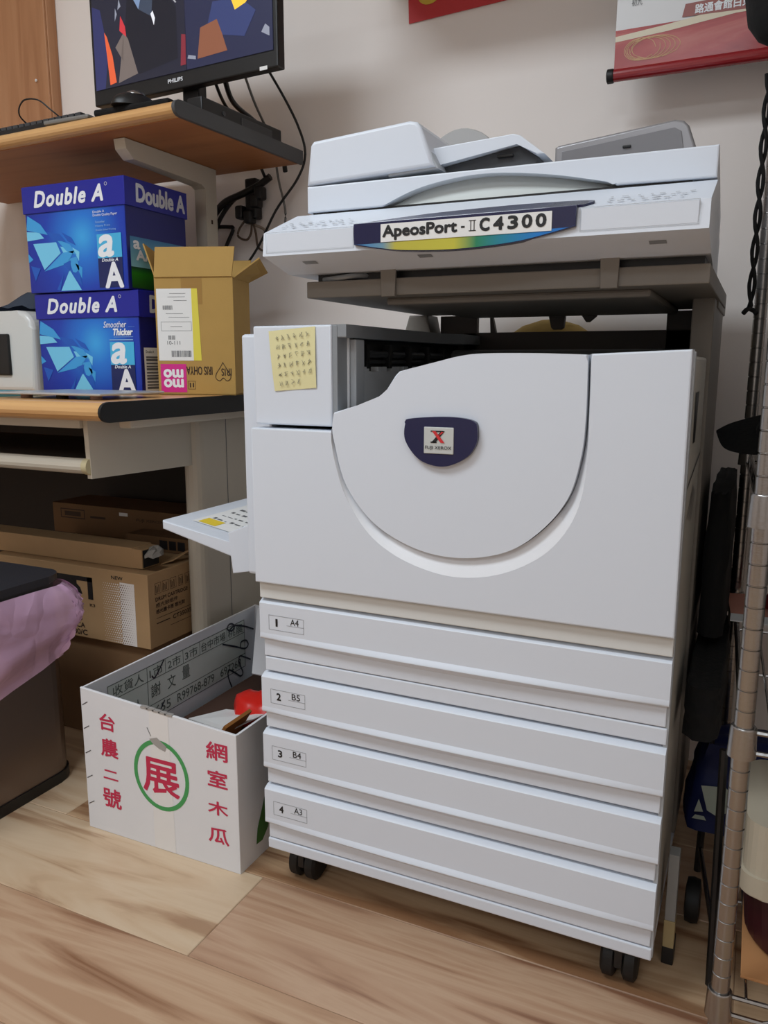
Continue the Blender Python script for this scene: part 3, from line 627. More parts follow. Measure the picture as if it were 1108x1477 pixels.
# keyboard, mouse, remote
kb = thing('keyboard', 'black computer keyboard pushed to the front edge of the shelf', 'keyboard', (-0.76, 0.365, 1.416), math.radians(-3), local=True)
obj('keyboard_case', B(-0.28, 0.11, -0.018, 0.075, 0.0, 0.018, 0.004), BLACK, kb)
bm = new()
for r_ in range(5):
    for c_ in range(18): box(bm, -0.27+c_*0.0203, -0.27+c_*0.0203+0.017, -0.013+r_*0.0165, -0.013+r_*0.0165+0.014, 0.0175, 0.025, 0.0)
obj('key_block', bm, DGREY, kb, smooth=0)['kind'] = 'stuff'
ms = thing('computer_mouse', 'black and silver computer mouse near the monitor foot', 'mouse', (-0.52, 0.355, 1.4305), math.radians(70), local=True)
def blob(a, b, h, n=16, mm=7):
    bm = new(); rings = []
    for i in range(mm+1):
        t = i/mm*PI/2; rings.append([bm.verts.new((a*math.cos(t)*math.cos(2*PI*k/n), b*math.cos(t)*math.sin(2*PI*k/n), h*math.sin(t))) for k in range(n)] if i < mm else [bm.verts.new((0, 0, h))])
    for i in range(mm):
        for k in range(n):
            if i < mm-1: bm.faces.new((rings[i][k], rings[i][(k+1) % n], rings[i+1][(k+1) % n], rings[i+1][k]))
            else: bm.faces.new((rings[i][k], rings[i][(k+1) % n], rings[i+1][0]))
    bm.faces.new(rings[0][::-1]); return bm
obj('mouse_body', blob(0.055, 0.032, 0.030), BLACK, ms, smooth=60)
b2 = blob(0.022, 0.02, 0.010); bmesh.ops.translate(b2, vec=(0.0, 0, 0.025), verts=b2.verts[:])
obj('mouse_palm', b2, CHROME, ms, smooth=60)
tag(obj('wrist_pad', B(-0.605, -0.405, 0.318, 0.395, 1.4155, 1.430, 0.005), SOFTBLACK), 'black mouse pad at the shelf edge under the monitor', 'mouse pad')
tag(obj('remote_control', B(-0.75, -0.62, 0.318, 0.338, 1.4155, 1.425, 0.004), mat('grey_remote', (120, 118, 114), 0.4)), 'slim grey remote lying in front of the keyboard', 'remote')
bm = new(); tube(bm, spline([(-0.86, 0.40, 1.435), (-0.865, 0.36, 1.46), (-0.835, 0.345, 1.483), (-0.79, 0.345, 1.480), (-0.755, 0.35, 1.455), (-0.735, 0.36, 1.437)], 6), 0.0018, 6)
tag(obj('looped_cable', bm, BLACK), 'thin black cable loop rising above the keyboard', 'cable')

# ------------------------------------------------------------------ things on the desk
ZT = 0.835
BLUE = mat('carton_blue', (14, 42, 160), 0.35)
BLUED = mat('carton_lid_blue', (22, 30, 148), 0.35)
BLUES = mat('carton_side_blue', (10, 22, 110), 0.35)
def shards(pl, P, parent):
    cols = [('shard_pale', (120, 205, 240)), ('shard_mid', (60, 160, 224)), ('shard_deep', (20, 90, 190))]
    for nm, pts, ci in (
        ('shard', [(0.02, 0.98), (0.15, 0.86), (0.22, 0.72), (0.0, 0.80)], 1), ('shard', [(0.0, 0.78), (0.13, 0.76), (0.18, 0.68), (0.0, 0.66)], 0),
        ('shard', [(0.06, 0.62), (0.30, 0.62), (0.34, 0.48), (0.16, 0.28)], 0), ('shard', [(0.0, 0.50), (0.05, 0.42), (0.0, 0.38)], 1),
        ('shard', [(0.30, 0.66), (0.44, 0.58), (0.50, 0.44), (0.40, 0.50)], 1), ('shard', [(0.16, 0.26), (0.36, 0.48), (0.48, 0.50), (0.40, 0.34)], 1),
        ('shard', [(0.42, 0.40), (0.50, 0.42), (0.52, 0.26), (0.46, 0.20)], 1), ('shard', [(0.32, 0.0), (0.42, 0.26), (0.53, 0.0)], 0),
        ('shard', [(0.44, 0.24), (0.52, 0.20), (0.54, 0.04)], 2), ('shard', [(0.20, 0.76), (0.34, 0.72), (0.40, 0.62), (0.28, 0.64)], 2), ('shard', [(0.36, 0.74), (0.46, 0.66), (0.50, 0.56), (0.42, 0.62)], 2), ('shard', [(0.34, 0.56), (0.44, 0.54), (0.46, 0.46), (0.38, 0.44)], 0), ('shard', [(0.46, 0.54), (0.53, 0.48), (0.52, 0.36)], 0), ('shard', [(0.36, 0.34), (0.44, 0.38), (0.42, 0.24)], 2), ('shard', [(0.48, 0.34), (0.55, 0.28), (0.54, 0.14)], 1), ('shard', [(0.02, 0.34), (0.12, 0.30), (0.06, 0.14)], 2), ('shard', [(0.28, 0.02), (0.36, 0.22), (0.31, 0.0)], 2)):
        c = cols[ci]; x0, x1, y0, y1 = P
        flatobj(nm, pl.poly(new(), [(x0+(x1-x0)*a, y0+(y1-y0)*b) for a, b in pts], 0.0004+0.00008*ci), mat(c[0], c[1], 0.35), parent)
SKY = mat('logo_sky_blue', (70, 180, 226), 0.35)
def paper_carton(name, label, loc, W, Dp, H, LH, kind):
    t = thing(name, label, 'paper carton', loc, 0, 'blue copy paper cartons stacked on the desk', local=True)
    g = glow_print('carton_glow_'+kind, (W*0.57, 0, H*0.50), W*0.62, [(0.0, (60, 170, 235)), (0.25, (30, 120, 215)), (0.6, (14, 60, 176)), (1.0, (10, 36, 150))])
    o = obj('carton_body', B(0.003, W-0.003, 0.003, Dp-0.003, 0, H-LH+0.01, 0.0015), BLUES, t)
    pf = Plane((0, 0.0025, 0), (1, 0, 0), (0, 0, 1))
    flatobj('front_print', pf.rect(new(), 0.004, W-0.004, 0.001, H-LH), g, o)
    li = obj('carton_lid', B(-0.001, W+0.001, -0.001, Dp+0.001, H-LH, H, 0.0015), BLUED, t)
    pl = Plane((0, -0.0012, 0), (1, 0, 0), (0, 0, 1))
    TX('brand_lettering', pl, 'Double A', (W*0.125, W*0.80, H-LH*0.78, H-LH*0.22), WINK, t, bold=0.036, shear=0.25, space=1.15)
    bm = new(); TXc = (W*0.835, H-LH*0.22)
    for k in range(12):
        a, b = 2*PI*k/12, 2*PI*(k+1)/12
        pl.line(bm, (TXc[0]+0.0035*math.cos(a), TXc[1]+0.0035*math.sin(a)), (TXc[0]+0.0035*math.cos(b), TXc[1]+0.0035*math.sin(b)), 0.0012)
    flatobj('registered_mark', bm, WINK, t)
    shards(Plane((0, 0.0020, 0), (1, 0, 0), (0, 0, 1)), (0.004, W*1.0, 0.003, H-LH), o)
    # small logo
    lx0, lx1, lz0, lz1 = (W*0.71, W*0.935, 0.003, 0.118) if kind == 'low' else (W*0.715, W*0.945, 0.006, 0.121)
    p2 = Plane((0, 0.0012, 0), (1, 0, 0), (0, 0, 1)); zm = (lz0+lz1)/2
    flatobj('logo_top', p2.rect(new(), lx0, lx1, zm+0.006, lz1), SKY, o)
    flatobj('logo_bottom', p2.rect(new(), lx0, lx1, lz0, zm+0.006), mat('logo_navy', (14, 30, 90), 0.35), o)
    TX('logo_small_a', p2, 'a', (lx0+0.004, lx0+0.046, zm+0.010, lz1-0.004), WINK, o, bold=0.03, shear=0.15)
    TX('logo_big_a', p2, 'A', (lx0+0.020, lx1-0.001, lz0, zm-0.006), WINK, o, bold=0.035)
    TX('logo_caption', p2, 'Double A', (lx0+0.012, lx1-0.012, zm-0.002, zm+0.005), WINK, o, bold=0.02, shear=0.2, lift=0.0008)
    if kind == 'low':
        TX('slogan', p2, 'Smoother', (W*0.66, W*0.875, 0.150, 0.164), WINK, o, bold=0.005, shear=0.25)
        TX('slogan', p2, 'Thicker', (W*0.75, W*0.93, 0.133, 0.147), WINK, o, bold=0.045, shear=0.25)
        bm = new(); p2.rect(bm, W*0.75, W*0.93, 0.1285, 0.1293); p2.rect(bm, W*0.71, W*0.93, 0.1215, 0.1235); p2.rect(bm, W*0.89, W*0.95, 0.151, 0.1514)
        flatobj('slogan_rule', bm, mat('pale_blue_ink', (150, 190, 230), 0.4), o)
    else:
        TX('slogan', p2, 'Double A', (W*0.69, W*0.80, 0.167, 0.172), WINK, o)
        TX('slogan', p2, 'Double Quality Paper', (W*0.69, W*0.92, 0.158, 0.165), WINK, o)
        for k in range(3): TX('slogan', p2, ('Smoother', 'Heavy Print', 'Double Sided Printing')[k], (W*0.71, W*(0.80+0.05*k), 0.145-k*0.009, 0.150-k*0.009), mat('pale_blue_ink', (150, 190, 230), 0.4), o)
    ps = Plane((W+0.0012, 0, 0), (0, 1, 0), (0, 0, 1))
    TX('side_lettering', ps, 'Double A', (0.035, Dp*0.95, H-LH*0.80, H-LH*0.18), mat('soft_white_ink', (210, 214, 224), 0.5), t, bold=0.035, shear=0.05)
    pb = Plane((W-0.0027, 0, 0), (0, 1, 0), (0, 0, 1))
    if kind == 'up':
        flatobj('side_picture_sky', pb.rect(new(), 0.012, Dp-0.006, 0.05, 0.115), ramp_x('picture_sky', 0.05, 0.115, [(0.0, (140, 200, 210)), (1.0, (50, 120, 170))], axis=2), o)
        flatobj('side_picture_grass', pb.rect(new(), 0.012, Dp-0.006, 0.004, 0.05), ramp_x('picture_grass', 0.004, 0.05, [(0.0, (22, 84, 20)), (0.7, (40, 130, 30)), (1.0, (16, 60, 50))], axis=2), o)
        TX('side_logo', pb, 'a', (0.022, 0.042, 0.090, 0.106), WINK, o, bold=0.04, lift=0.001)
        TX('side_logo', pb, 'AA', (0.030, 0.085, 0.066, 0.086), WINK, o, bold=0.05, lift=0.001)
    else:
        flatobj('bar_label', pb.rect(new(), 0.012, 0.08, 0.004, 0.105), PAPER, o)
        bm = new()
        for k in range(11): pb.rect(bm, 0.018, 0.076, 0.012+k*0.007, 0.012+k*0.007+(0.0035 if k % 3 else 0.005), 0.0008)
        flatobj('label_bars', bm, GINK, o)
        TX('label_title', pb, 'Double A', (0.018, 0.045, 0.093, 0.099), INK, o, lift=0.0008)
    return t
paper_carton('paper_carton', 'lower blue copy paper carton standing on the desk', (-0.871, 0.37, ZT), 0.316, 0.21, 0.231, 0.0585, 'low')
paper_carton('paper_carton', 'upper blue copy paper carton with green grass picture, on top of another carton', (-0.879, 0.362, ZT+0.2325), 0.308, 0.21, 0.2385, 0.060, 'up')
# open brown carton
t = thing('shipping_carton', 'open brown shipping carton with address label and pink square sticker', 'cardboard box', (-0.517, 0.380, ZT), math.radians(17), local=True)
cw, cd, ch, th = 0.180, 0.118, 0.256, 0.003
bm = new(); box(bm, 0, cw, 0, th, 0, ch); box(bm, 0, cw, cd-th, cd, 0, ch); box(bm, 0, th, th, cd-th, 0, ch); box(bm, cw-th, cw, th, cd-th, 0, ch); box(bm, 0, cw, 0, cd, 0, th)
body = obj('carton_wall', bm, KRAFT2, t, smooth=0)
def flap(pts, th=0.003):
    bm = new(); P = [Vector(p) for p in pts]; nn = (P[1]-P[0]).cross(P[2]-P[0]).normalized()*th
    a = [bm.verts.new(p) for p in P]; b = [bm.verts.new(p+nn) for p in P]
    bm.faces.new(a); bm.faces.new(b[::-1])
    for i in range(len(P)): bm.faces.new((a[i], a[(i+1) % len(P)], b[(i+1) % len(P)], b[i]))
    return bm
obj('carton_flap', flap([(0.001, 0.0, ch), (cw-0.001, 0.0, ch), (cw+0.002, 0.016, ch+0.064), (0.0, 0.016, ch+0.066)]), KRAFT2, t, smooth=0)
obj('carton_flap', flap([(0.0, 0.003, ch), (0.0, cd-0.004, ch), (-0.026, cd-0.01, ch+0.055), (-0.024, 0.004, ch+0.072)]), KRAFT2, t, smooth=0)
obj('carton_flap', flap([(cw, 0.003, ch), (cw, cd-0.003, ch), (cw+0.045, cd, ch+0.022), (cw+0.055, 0.02, ch+0.042)]), KRAFT2, t, smooth=0)
obj('carton_flap', flap([(0.001, cd, ch), (cw-0.001, cd, ch), (cw-0.002, cd+0.03, ch+0.05), (0.003, cd+0.03, ch+0.05)]), KRAFT2, t, smooth=0)
pf = Plane((0, 0, 0), (1, 0, 0), (0, 0, 1))
flatobj('packing_tape', pf.rect(new(), 0.062, 0.11, ch-0.058, ch, 0.0003), mat('brown_tape', (160, 122, 60), 0.3), body)
flatobj('address_label', pf.rect(new(), 0.004, 0.085, 0.076, 0.232, 0.0006), PAPER, body)
flatobj('address_label_strip', pf.poly(new(), [(0.085, 0.232), (0.0985, 0.232), (0.1035, 0.076), (0.085, 0.076)], 0.0006), mat('label_yellow', (226, 212, 76), 0.6), body)
bm = new(); rr = random.Random(2)
def bars(bm, pl, a0, a1, b0, b1, lift):
    a = a0
    while a < a1:
        ww = rr.uniform(0.0006, 0.002); pl.rect(bm, a, min(a+ww, a1), b0, b1, lift); a += ww+rr.uniform(0.0006, 0.0016)
bars(bm, pf, 0.018, 0.040, 0.187, 0.196, 0.0009); bars(bm, pf, 0.028, 0.045, 0.122, 0.131, 0.0009); bars(bm, pf, 0.034, 0.080, 0.084, 0.098, 0.0009)
pf.frame(bm, 0.012, 0.083, 0.141, 0.161, 0.0006, 0.0009)
for z in (0.206, 0.214, 0.221, 0.178, 0.170, 0.150): pf.rect(bm, rr.uniform(0.015, 0.045), rr.uniform(0.06, 0.08), z, z+0.0008, 0.0009)
add_text(bm, pf, '10-111', 0.025, 0.055, 0.111, 0.119, lift=0.0009)
flatobj('label_print', bm, GINK, body)
flatobj('pink_sticker', pf.rect(new(), 0.006, 0.0665, 0.006, 0.0685, 0.0006), mat('magenta_print', (214, 40, 140), 0.4), body)
TX('sticker_lettering', pf, 'mo\nmo', (0.014, 0.058, 0.018, 0.056), WINK, body, bold=0.045, flip=True, lift=0.001, line=0.62)
TX('carton_lettering', pf, 'IRIS OHYA', (0.067, 0.127, 0.045, 0.063), BROWNINK, body, bold=0.015, flip=True)
bm = new(); hc = (0.152, 0.05)
hp = [(0, 0.022), (-0.006, 0.012), (-0.0165, -0.004), (-0.016, -0.014), (-0.008, -0.018), (0, -0.012), (0.008, -0.018), (0.016, -0.014), (0.0165, -0.004), (0.006, 0.012), (0, 0.022)]
pf.stroke(bm, [(hc[0]+a, hc[1]+b) for a, b in hp], 0.0015, 0.0005)
add_text(bm, pf, 'IRIS', hc[0]-0.004, hc[0]+0.019, hc[1]-0.007, hc[1]+0.009, bold=0.01, flip=True)
flatobj('heart_mark', bm, BROWNINK, body)
bm = new(); pf.frame(bm, 0.069, 0.087, 0.013, 0.031, 0.0008); pf.rect(bm, 0.073, 0.076, 0.017, 0.027); pf.rect(bm, 0.080, 0.083, 0.017, 0.027)
flatobj('arrow_mark', bm, BROWNINK, body)
# white device on the left
t = thing('laminator', 'white rounded office machine at the left edge of the desk', 'machine', (-1.0, 0.45, ZT))
def rounded_x(x0, x1, y0, y1, z0, z1, r):
    pts = [(x0, z0), (x1, z0)]+[(x1-r+r*math.cos(a), z1-r+r*math.sin(a)) for a in [PI/2*k/8 for k in range(9)]]+[(x0, z1)]
    return PR(pts, 'xz', y0, y1, 0.012, 3)
obj('machine_case', rounded_x(-1.22, -0.878, 0.36, 0.60, ZT, 1.030, 0.045), mat('machine_white', (214, 214, 210), 0.25), t)
obj('machine_panel', B(-1.08, -0.955, 0.353, 0.362, 0.875, 0.975, 0.004), BLACK, t)
bm = new()
V = {}
for i in range(13):
    for j in range(9):
        x = -1.20+0.30*i/12; y = 0.40+0.17*j/8
        V[i, j] = bm.verts.new((x, y, 1.034+0.052*math.sin(PI*min(1, (12-i)/7.0+0.05))*math.sin(PI*(j+0.5)/9)+0.004*math.sin(i*2.1+j*1.3)))
for i in range(12):
    for j in range(8): bm.faces.new((V[i, j], V[i+1, j], V[i+1, j+1], V[i, j+1]))
bmesh.ops.solidify(bm, geom=bm.faces[:], thickness=-0.003)
tag(obj('folded_cloth', bm, mat('slate_cloth', (92, 102, 118), 0.9, bump=0.3, bs=30), smooth=60), 'grey blue cloth heaped on the white machine', 'cloth')
t = thing('thin_tablet', 'thin silver tablet lying flat at the front of the desk', 'tablet', (-0.56, 0.17, ZT))
obj('tablet_body', B(-0.70, -0.425, 0.105, 0.29, 0.8425, 0.8475, 0.002), mat('silver_shell', (196, 198, 200), 0.3, metal=0.5), t)
for a in (-0.66, -0.56, -0.47): obj('tablet_foot', lathe(new(), [(0.012, 0), (0.012, 0.008)], (a, 0.14, 0.8345), 'z', 12), RUBBER if a == -0.56 else mat('foot_pink', (190, 150, 130), 0.5), t)
tag(obj('teal_folder', B(-0.99, -0.73, 0.12, 0.30, 0.8345, 0.8425, 0.001), mat('teal_paper', (90, 150, 160), 0.6)), 'pale teal folder at the desk front edge', 'folder')

# ------------------------------------------------------------------ under the desk
def closed_box(t, x0, x1, y0, y1, z0, z1, mt, name='carton_body'):
    return obj(name, B(x0, x1, y0, y1, z0, z1, 0.0015), mt, t)
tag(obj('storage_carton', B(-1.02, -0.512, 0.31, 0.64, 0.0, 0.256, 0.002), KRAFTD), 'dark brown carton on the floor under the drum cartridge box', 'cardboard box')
t = thing('drum_carton', 'brown drum cartridge box with halftone print, stacked under the desk', 'cardboard box', (-0.75, 0.45, 0.257))
x0, x1, y0, y1, z0, z1 = -1.0, -0.505, 0.295, 0.66, 0.2575, 0.4345
b = closed_box(t, x0, x1, y0, y1, z0, z1, KRAFT)
pf = FRONT(y0); ps = SIDE(x1); ptp = TOPP(z1)
flatobj('white_panel', pf.rect(new(), -0.588, -0.545, 0.2585, 0.408, 0.0004), mat('print_white', (226, 218, 212), 0.7), b)
bm = new()
for r_ in range(26):
    for c_ in range(15):
        a = -0.640+c_*0.0062+(0.0031 if r_ % 2 else 0); z = 0.262+r_*0.0056
        s = 0.0009+0.0017*min(1.0, c_/8.0)
        if a < -0.589: pf.poly(bm, [(a-s, z), (a, z-s), (a+s, z), (a, z+s)], 0.0006)
flatobj('halftone_dots', bm, MATS['print_white'], b)['kind'] = 'stuff'
bm = new()
for r_ in range(26):
    for c_ in range(7):
        a = -0.586+c_*0.0062+(0.0031 if r_ % 2 else 0); z = 0.262+r_*0.0056
        s = 0.0022-0.0003*c_
        pf.poly(bm, [(a-s, z), (a, z-s), (a+s, z), (a, z+s)], 0.0008)
flatobj('halftone_dots', bm, KRAFTD, b)['kind'] = 'stuff'
TX('handwritten_note', pf, 'NEW', (-0.612, -0.578, 0.4135, 0.4215), INK, b, bold=0.02)
bm = new(); pf.rect(bm, -0.80, -0.672, 0.398, 0.409); pf.rect(bm, -0.688, -0.672, 0.355, 0.409); pf.rect(bm, -0.80, -0.722, 0.366, 0.398); pf.poly(bm, [(-0.722, 0.366), (-0.705, 0.366), (-0.712, 0.382), (-0.722, 0.390)])
flatobj('black_logo_block', bm, INK, b)
for tx_, rc_ in (('243', (-0.742, -0.712, 0.300, 0.312)), ('A/CA', (-0.752, -0.704, 0.282, 0.294)), ('9080/C', (-0.765, -0.698, 0.264, 0.277)), ('K3', (-0.684, -0.668, 0.338, 0.345))): TX('carton_lettering', pf, tx_, rc_, BROWNINK, b, bold=0.03)
bm = new()
add_text(bm, ps, 'DRUM CARTRIDGE', 0.318, 0.432, 0.366, 0.375, bold=0.02); add_text(bm, ps, '感光鼓组件', 0.318, 0.395, 0.351, 0.361, bold=0.005); add_text(bm, ps, '感光體卡匣 感光鼓', 0.318, 0.42, 0.336, 0.346, bold=0.02)
ps.rect(bm, 0.318, 0.455, 0.325, 0.3262); ps.rect(bm, 0.318, 0.365, 0.312, 0.3145); add_text(bm, ps, 'CT350352', 0.375, 0.452, 0.309, 0.319, bold=0.02); ps.rect(bm, 0.365, 0.455, 0.296, 0.297)
flatobj('side_lettering', bm, BROWNINK, b)
bm = new()
for a0, a1 in ((0.317, 0.338), (0.343, 0.365), (0.37, 0.392), (0.40, 0.416), (0.424, 0.45)):
    ps.frame(bm, a0, a1, 0.383, 0.409, 0.0008)
    for k in range(3): ps.rect(bm, a0+0.003+k*0.005, a0+0.005+k*0.005, 0.386, 0.404-0.004*(k % 2))
flatobj('handling_marks', bm, BROWNINK, b)
flatobj('top_tape', ptp.poly(new(), [(-0.98, 0.33), (-0.51, 0.33), (-0.51, 0.375), (-0.98, 0.375)], 0.0004), mat('dark_tape', (110, 82, 54), 0.3), b)
# long thin carton on top
t = thing('long_carton', 'long thin brown carton with torn open end on the drum box', 'cardboard box', (-0.85, 0.36, 0.4355))
b = closed_box(t, -1.12, -0.572, 0.325, 0.39, 0.4355, 0.4845, KRAFT)
obj('end_sleeve', B(-0.5725, -0.545, 0.325, 0.385, 0.4365, 0.4825, 0.001), KRAFT, t)
flatobj('end_opening', SIDE(-0.5448).rect(new(), 0.328, 0.382, 0.439, 0.480), INK, t)
bm = blob(0.018, 0.03, 0.024, 10, 4)
for v in bm.verts: v.co += Vector((random.uniform(-.003, .003), random.uniform(-.003, .003), random.uniform(-.003, .003)))
bmesh.ops.translate(bm, vec=(-0.538, 0.36, 0.462), verts=bm.verts[:])
obj('bubble_wrap', bm, mat('grey_wrap', (150, 146, 140), 0.35), t, smooth=0)
obj('torn_flap', flap([(-0.543, 0.385, 0.437), (-0.543, 0.425, 0.445), (-0.505, 0.445, 0.462), (-0.515, 0.395, 0.447)], 0.003), KRAFT, t, smooth=0)
# toner cartons
t = thing('toner_carton', 'dark brown toner carton with framed stamp at the back under the desk', 'cardboard box', (-0.86, 0.62, 0.4355))
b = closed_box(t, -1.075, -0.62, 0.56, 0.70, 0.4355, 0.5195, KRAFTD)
pf = FRONT(0.56); flatobj('stamp_frame', pf.frame(new(), -1.045, -0.955, 0.478, 0.505, 0.003), BROWNINK, b); flatobj('stamp_block', pf.rect(new(), -1.03, -0.97, 0.485, 0.498), BROWNINK, b); flatobj('stamp_bar', pf.rect(new(), -0.935, -0.88, 0.484, 0.490), BROWNINK, b); TX('carton_lettering', pf, 'FUJI XEROX', (-0.77, -0.68, 0.487, 0.496), BROWNINK, b, bold=0.02)
bm = new(); c0 = (-0.663, 0.491)
pf.poly(bm, [(c0[0]+0.008*math.cos(2*PI*k/16), c0[1]+0.008*math.sin(2*PI*k/16)) for k in range(16)]); flatobj('round_mark', bm, BROWNINK, b)
flatobj('white_scrap', pf.rect(new(), -0.83, -0.80, 0.499, 0.508), PAPER, b)
t = thing('flat_carton', 'flat brown carton with two dark square marks beside the desk leg', 'cardboard box', (-0.62, 0.52, 0.4355))
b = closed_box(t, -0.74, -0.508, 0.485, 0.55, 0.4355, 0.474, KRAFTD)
pf = FRONT(0.485); bm = new(); pf.rect(bm, -0.63, -0.605, 0.443, 0.466); pf.rect(bm, -0.60, -0.578, 0.443, 0.466); pf.rect(bm, -0.573, -0.550, 0.443, 0.466)
flatobj('square_mark', bm, INK, b)
obj('silver_cap', blob(0.008, 0.008, 0.006, 10, 3), CHROME, t).location = (-0.55, 0.52, 0.474)

# ------------------------------------------------------------------ white fruit box
WC = mat('white_corrugated', (226, 226, 228), 0.7, var=0.03, vs=10, bump=0.12, bs=25)
WCI = mat('box_inside_grey', (216, 222, 228), 0.75, var=0.03, vs=9)
t = thing('fruit_box', 'open white cardboard fruit box with red lettering beside the copier', 'cardboard box', (-0.243, 0.30, 0))
X0b, X1b, Y0b, Y1b = -0.424, -0.063, 0.004, 0.597; tk = 0.005
zL, zR = 0.293, 0.268
bm = new(); prism(bm, [(X0b, 0.0), (X1b, 0.0), (X1b, zR), (X0b, zL)], 'xz', Y0b, Y0b+tk, 0.0008, 1)
fr = obj('front_wall', bm, WC, t)
obj('back_wall', PR([(X0b, 0.0), (X1b, 0.0), (X1b, 0.262), (X0b, zL)], 'xz', Y1b-tk, Y1b), WC, t)
lw = obj('left_wall', B(X0b, X0b+tk, Y0b+tk, Y1b-tk, 0.0, zL-0.001), WC, t)
obj('right_wall', B(X1b-tk, X1b, Y0b+tk, Y1b-tk, 0.0, zR-0.001), WC, t)
obj('bottom', B(X0b+tk, X1b-tk, Y0b+tk, Y1b-tk, 0.001, 0.005), WC, t)
obj('back_flap', flap([(-0.41, 0.588, 0.288), (-0.08, 0.588, 0.268), (-0.09, 0.44, 0.178), (-0.33, 0.44, 0.178)], 0.004), WC, t, smooth=0)
f = FRONT(Y0b)
RED = mat('crimson_ink', (196, 44, 78), 0.7)
GREEN = mat('green_ink', (72, 156, 88), 0.7)
for nm, rects in (('台農二號', [(-0.378, -0.341, 0.217, 0.250), (-0.379, -0.337, 0.163, 0.199), (-0.377, -0.341, 0.116, 0.134), (-0.381, -0.337, 0.057, 0.096)]), ('網室木瓜', [(-0.128, -0.083, 0.213, 0.246), (-0.127, -0.085, 0.161, 0.192), (-0.129, -0.086, 0.106, 0.132), (-0.130, -0.086, 0.050, 0.080)])):
    for chx, (a0, a1, b0, b1) in zip(nm, rects): TX('red_character', f, chx, (a0, a1, b0, b1), RED, fr, bold=0.022)
TX('red_character', f, '展', (-0.277, -0.194, 0.116, 0.184), RED, fr, bold=0.02)
bm = new(); cxx, czz, ra, rb, rot = -0.2345, 0.153, 0.0645, 0.0705, 0.0
for k in range(48):
    a, b_ = 2*PI*k/48, 2*PI*(k+1)/48
    f.poly(bm, [(cxx+(ra-0.0085)*math.cos(a), czz+(rb-0.0085)*math.sin(a)), (cxx+ra*math.cos(a), czz+rb*math.sin(a)), (cxx+ra*math.cos(b_), czz+rb*math.sin(b_)), (cxx+(ra-0.0085)*math.cos(b_), czz+(rb-0.0085)*math.sin(b_))], 0.0005)
flatobj('green_ring', bm, GREEN, fr)
flatobj('clear_tape', f.poly(new(), [(-0.256, 0.281), (-0.212, 0.278), (-0.208, 0.001), (-0.258, 0.001)], 0.0003), mat('clear_tape', (232, 230, 228), 0.2), fr)
flatobj('tape_smudge', f.poly(new(), [(-0.258, 0.222), (-0.240, 0.228), (-0.218, 0.214), (-0.222, 0.204), (-0.236, 0.207), (-0.25, 0.214)], 0.0008), mat('smudge_grey', (164, 160, 156), 0.3), fr)
bm = new()
for z in (0.262, 0.213, 0.162, 0.110, 0.055): f.line(bm, (-0.420, z-0.004), (-0.407, z+0.004), 0.0018)
f.line(bm, (-0.262, 0.243), (-0.254, 0.228), 0.0016)
flatobj('staple', bm, mat('staple_grey', (110, 110, 114), 0.4, metal=0.6), fr)
bm = new()
for k in range(5): box(bm, -0.275+k*0.014, -0.258+k*0.014, Y0b-0.001, Y0b+tk+0.001, 0.2795-k*0.001, 0.2835-k*0.001)
obj('tape_fold', bm, MATS['smudge_grey'], fr)
g = SIDE(X1b); flatobj('leaf_print', g.poly(new(), [(0.055, 0.03), (0.075, 0.028), (0.095, 0.045), (0.105, 0.09), (0.10, 0.13), (0.085, 0.11), (0.06, 0.06)], 0.0005), mat('leaf_green', (60, 112, 48), 0.6), t)
# inside print on the left wall (faces +X)
g = SIDE(X0b+tk); PINK = mat('print_grey_green', (86, 100, 96), 0.7)
flatobj('inside_panel', g.rect(new(), 0.012, 0.585, 0.008, 0.290, 0.0002), WCI, lw)
flatobj('green_tint', g.rect(new(), 0.07, 0.54, 0.150, 0.268, 0.0004), mat('pale_green_print', (202, 214, 210), 0.75), lw)
bm = new()
g.frame(bm, 0.068, 0.54, 0.146, 0.270, 0.0018, 0.0007)
for z in (0.236, 0.180): g.rect(bm, 0.068, 0.54, z, z+0.0016, 0.0007)
for y in (0.182, 0.240, 0.300, 0.360, 0.465): g.rect(bm, y, y+0.0016, 0.236, 0.270, 0.0007)
g.rect(bm, 0.182, 0.1836, 0.150, 0.236, 0.0007)
flatobj('form_line', bm, PINK, lw)
for body_, r_ in (('收貨人', (0.082, 0.172, 0.242, 0.264)), ('1市', (0.190, 0.232, 0.241, 0.263)), ('2市', (0.248, 0.292, 0.241, 0.263)), ('3市', (0.307, 0.352, 0.241, 0.263)), ('台中市場', (0.366, 0.460, 0.241, 0.263)), ('桃農', (0.470, 0.532, 0.241, 0.263)), ('人', (0.140, 0.162, 0.19, 0.21)), ('謝', (0.192, 0.222, 0.196, 0.226)), ('文', (0.245, 0.272, 0.196, 0.226)), ('量', (0.295, 0.322, 0.200, 0.230)), ('1655', (0.190, 0.252, 0.154, 0.174)), ('R99768-879', (0.275, 0.41, 0.154, 0.174)), ('697268', (0.435, 0.52, 0.154, 0.174))):
    TX('form_lettering', g, body_, r_, PINK, lw, bold=0.006, lift=0.0008)
MARK = mat('marker_ink', (22, 32, 48), 0.5)
bm = new(); g.stroke(bm, [(0.478, 0.258), (0.468, 0.268), (0.476, 0.276), (0.490, 0.273), (0.497, 0.263), (0.486, 0.257), (0.478, 0.262), (0.50, 0.266), (0.54, 0.252), (0.578, 0.233)], 0.0042, 0.0011)
flatobj('marker_figure', bm, MARK, lw)
bm = new(); g.stroke(bm, [(0.448, 0.234), (0.496, 0.213), (0.537, 0.194), (0.553, 0.199), (0.545, 0.213), (0.524, 0.216), (0.520, 0.202), (0.532, 0.196)], 0.0042, 0.0011); flatobj('marker_figure', bm, MARK, lw)
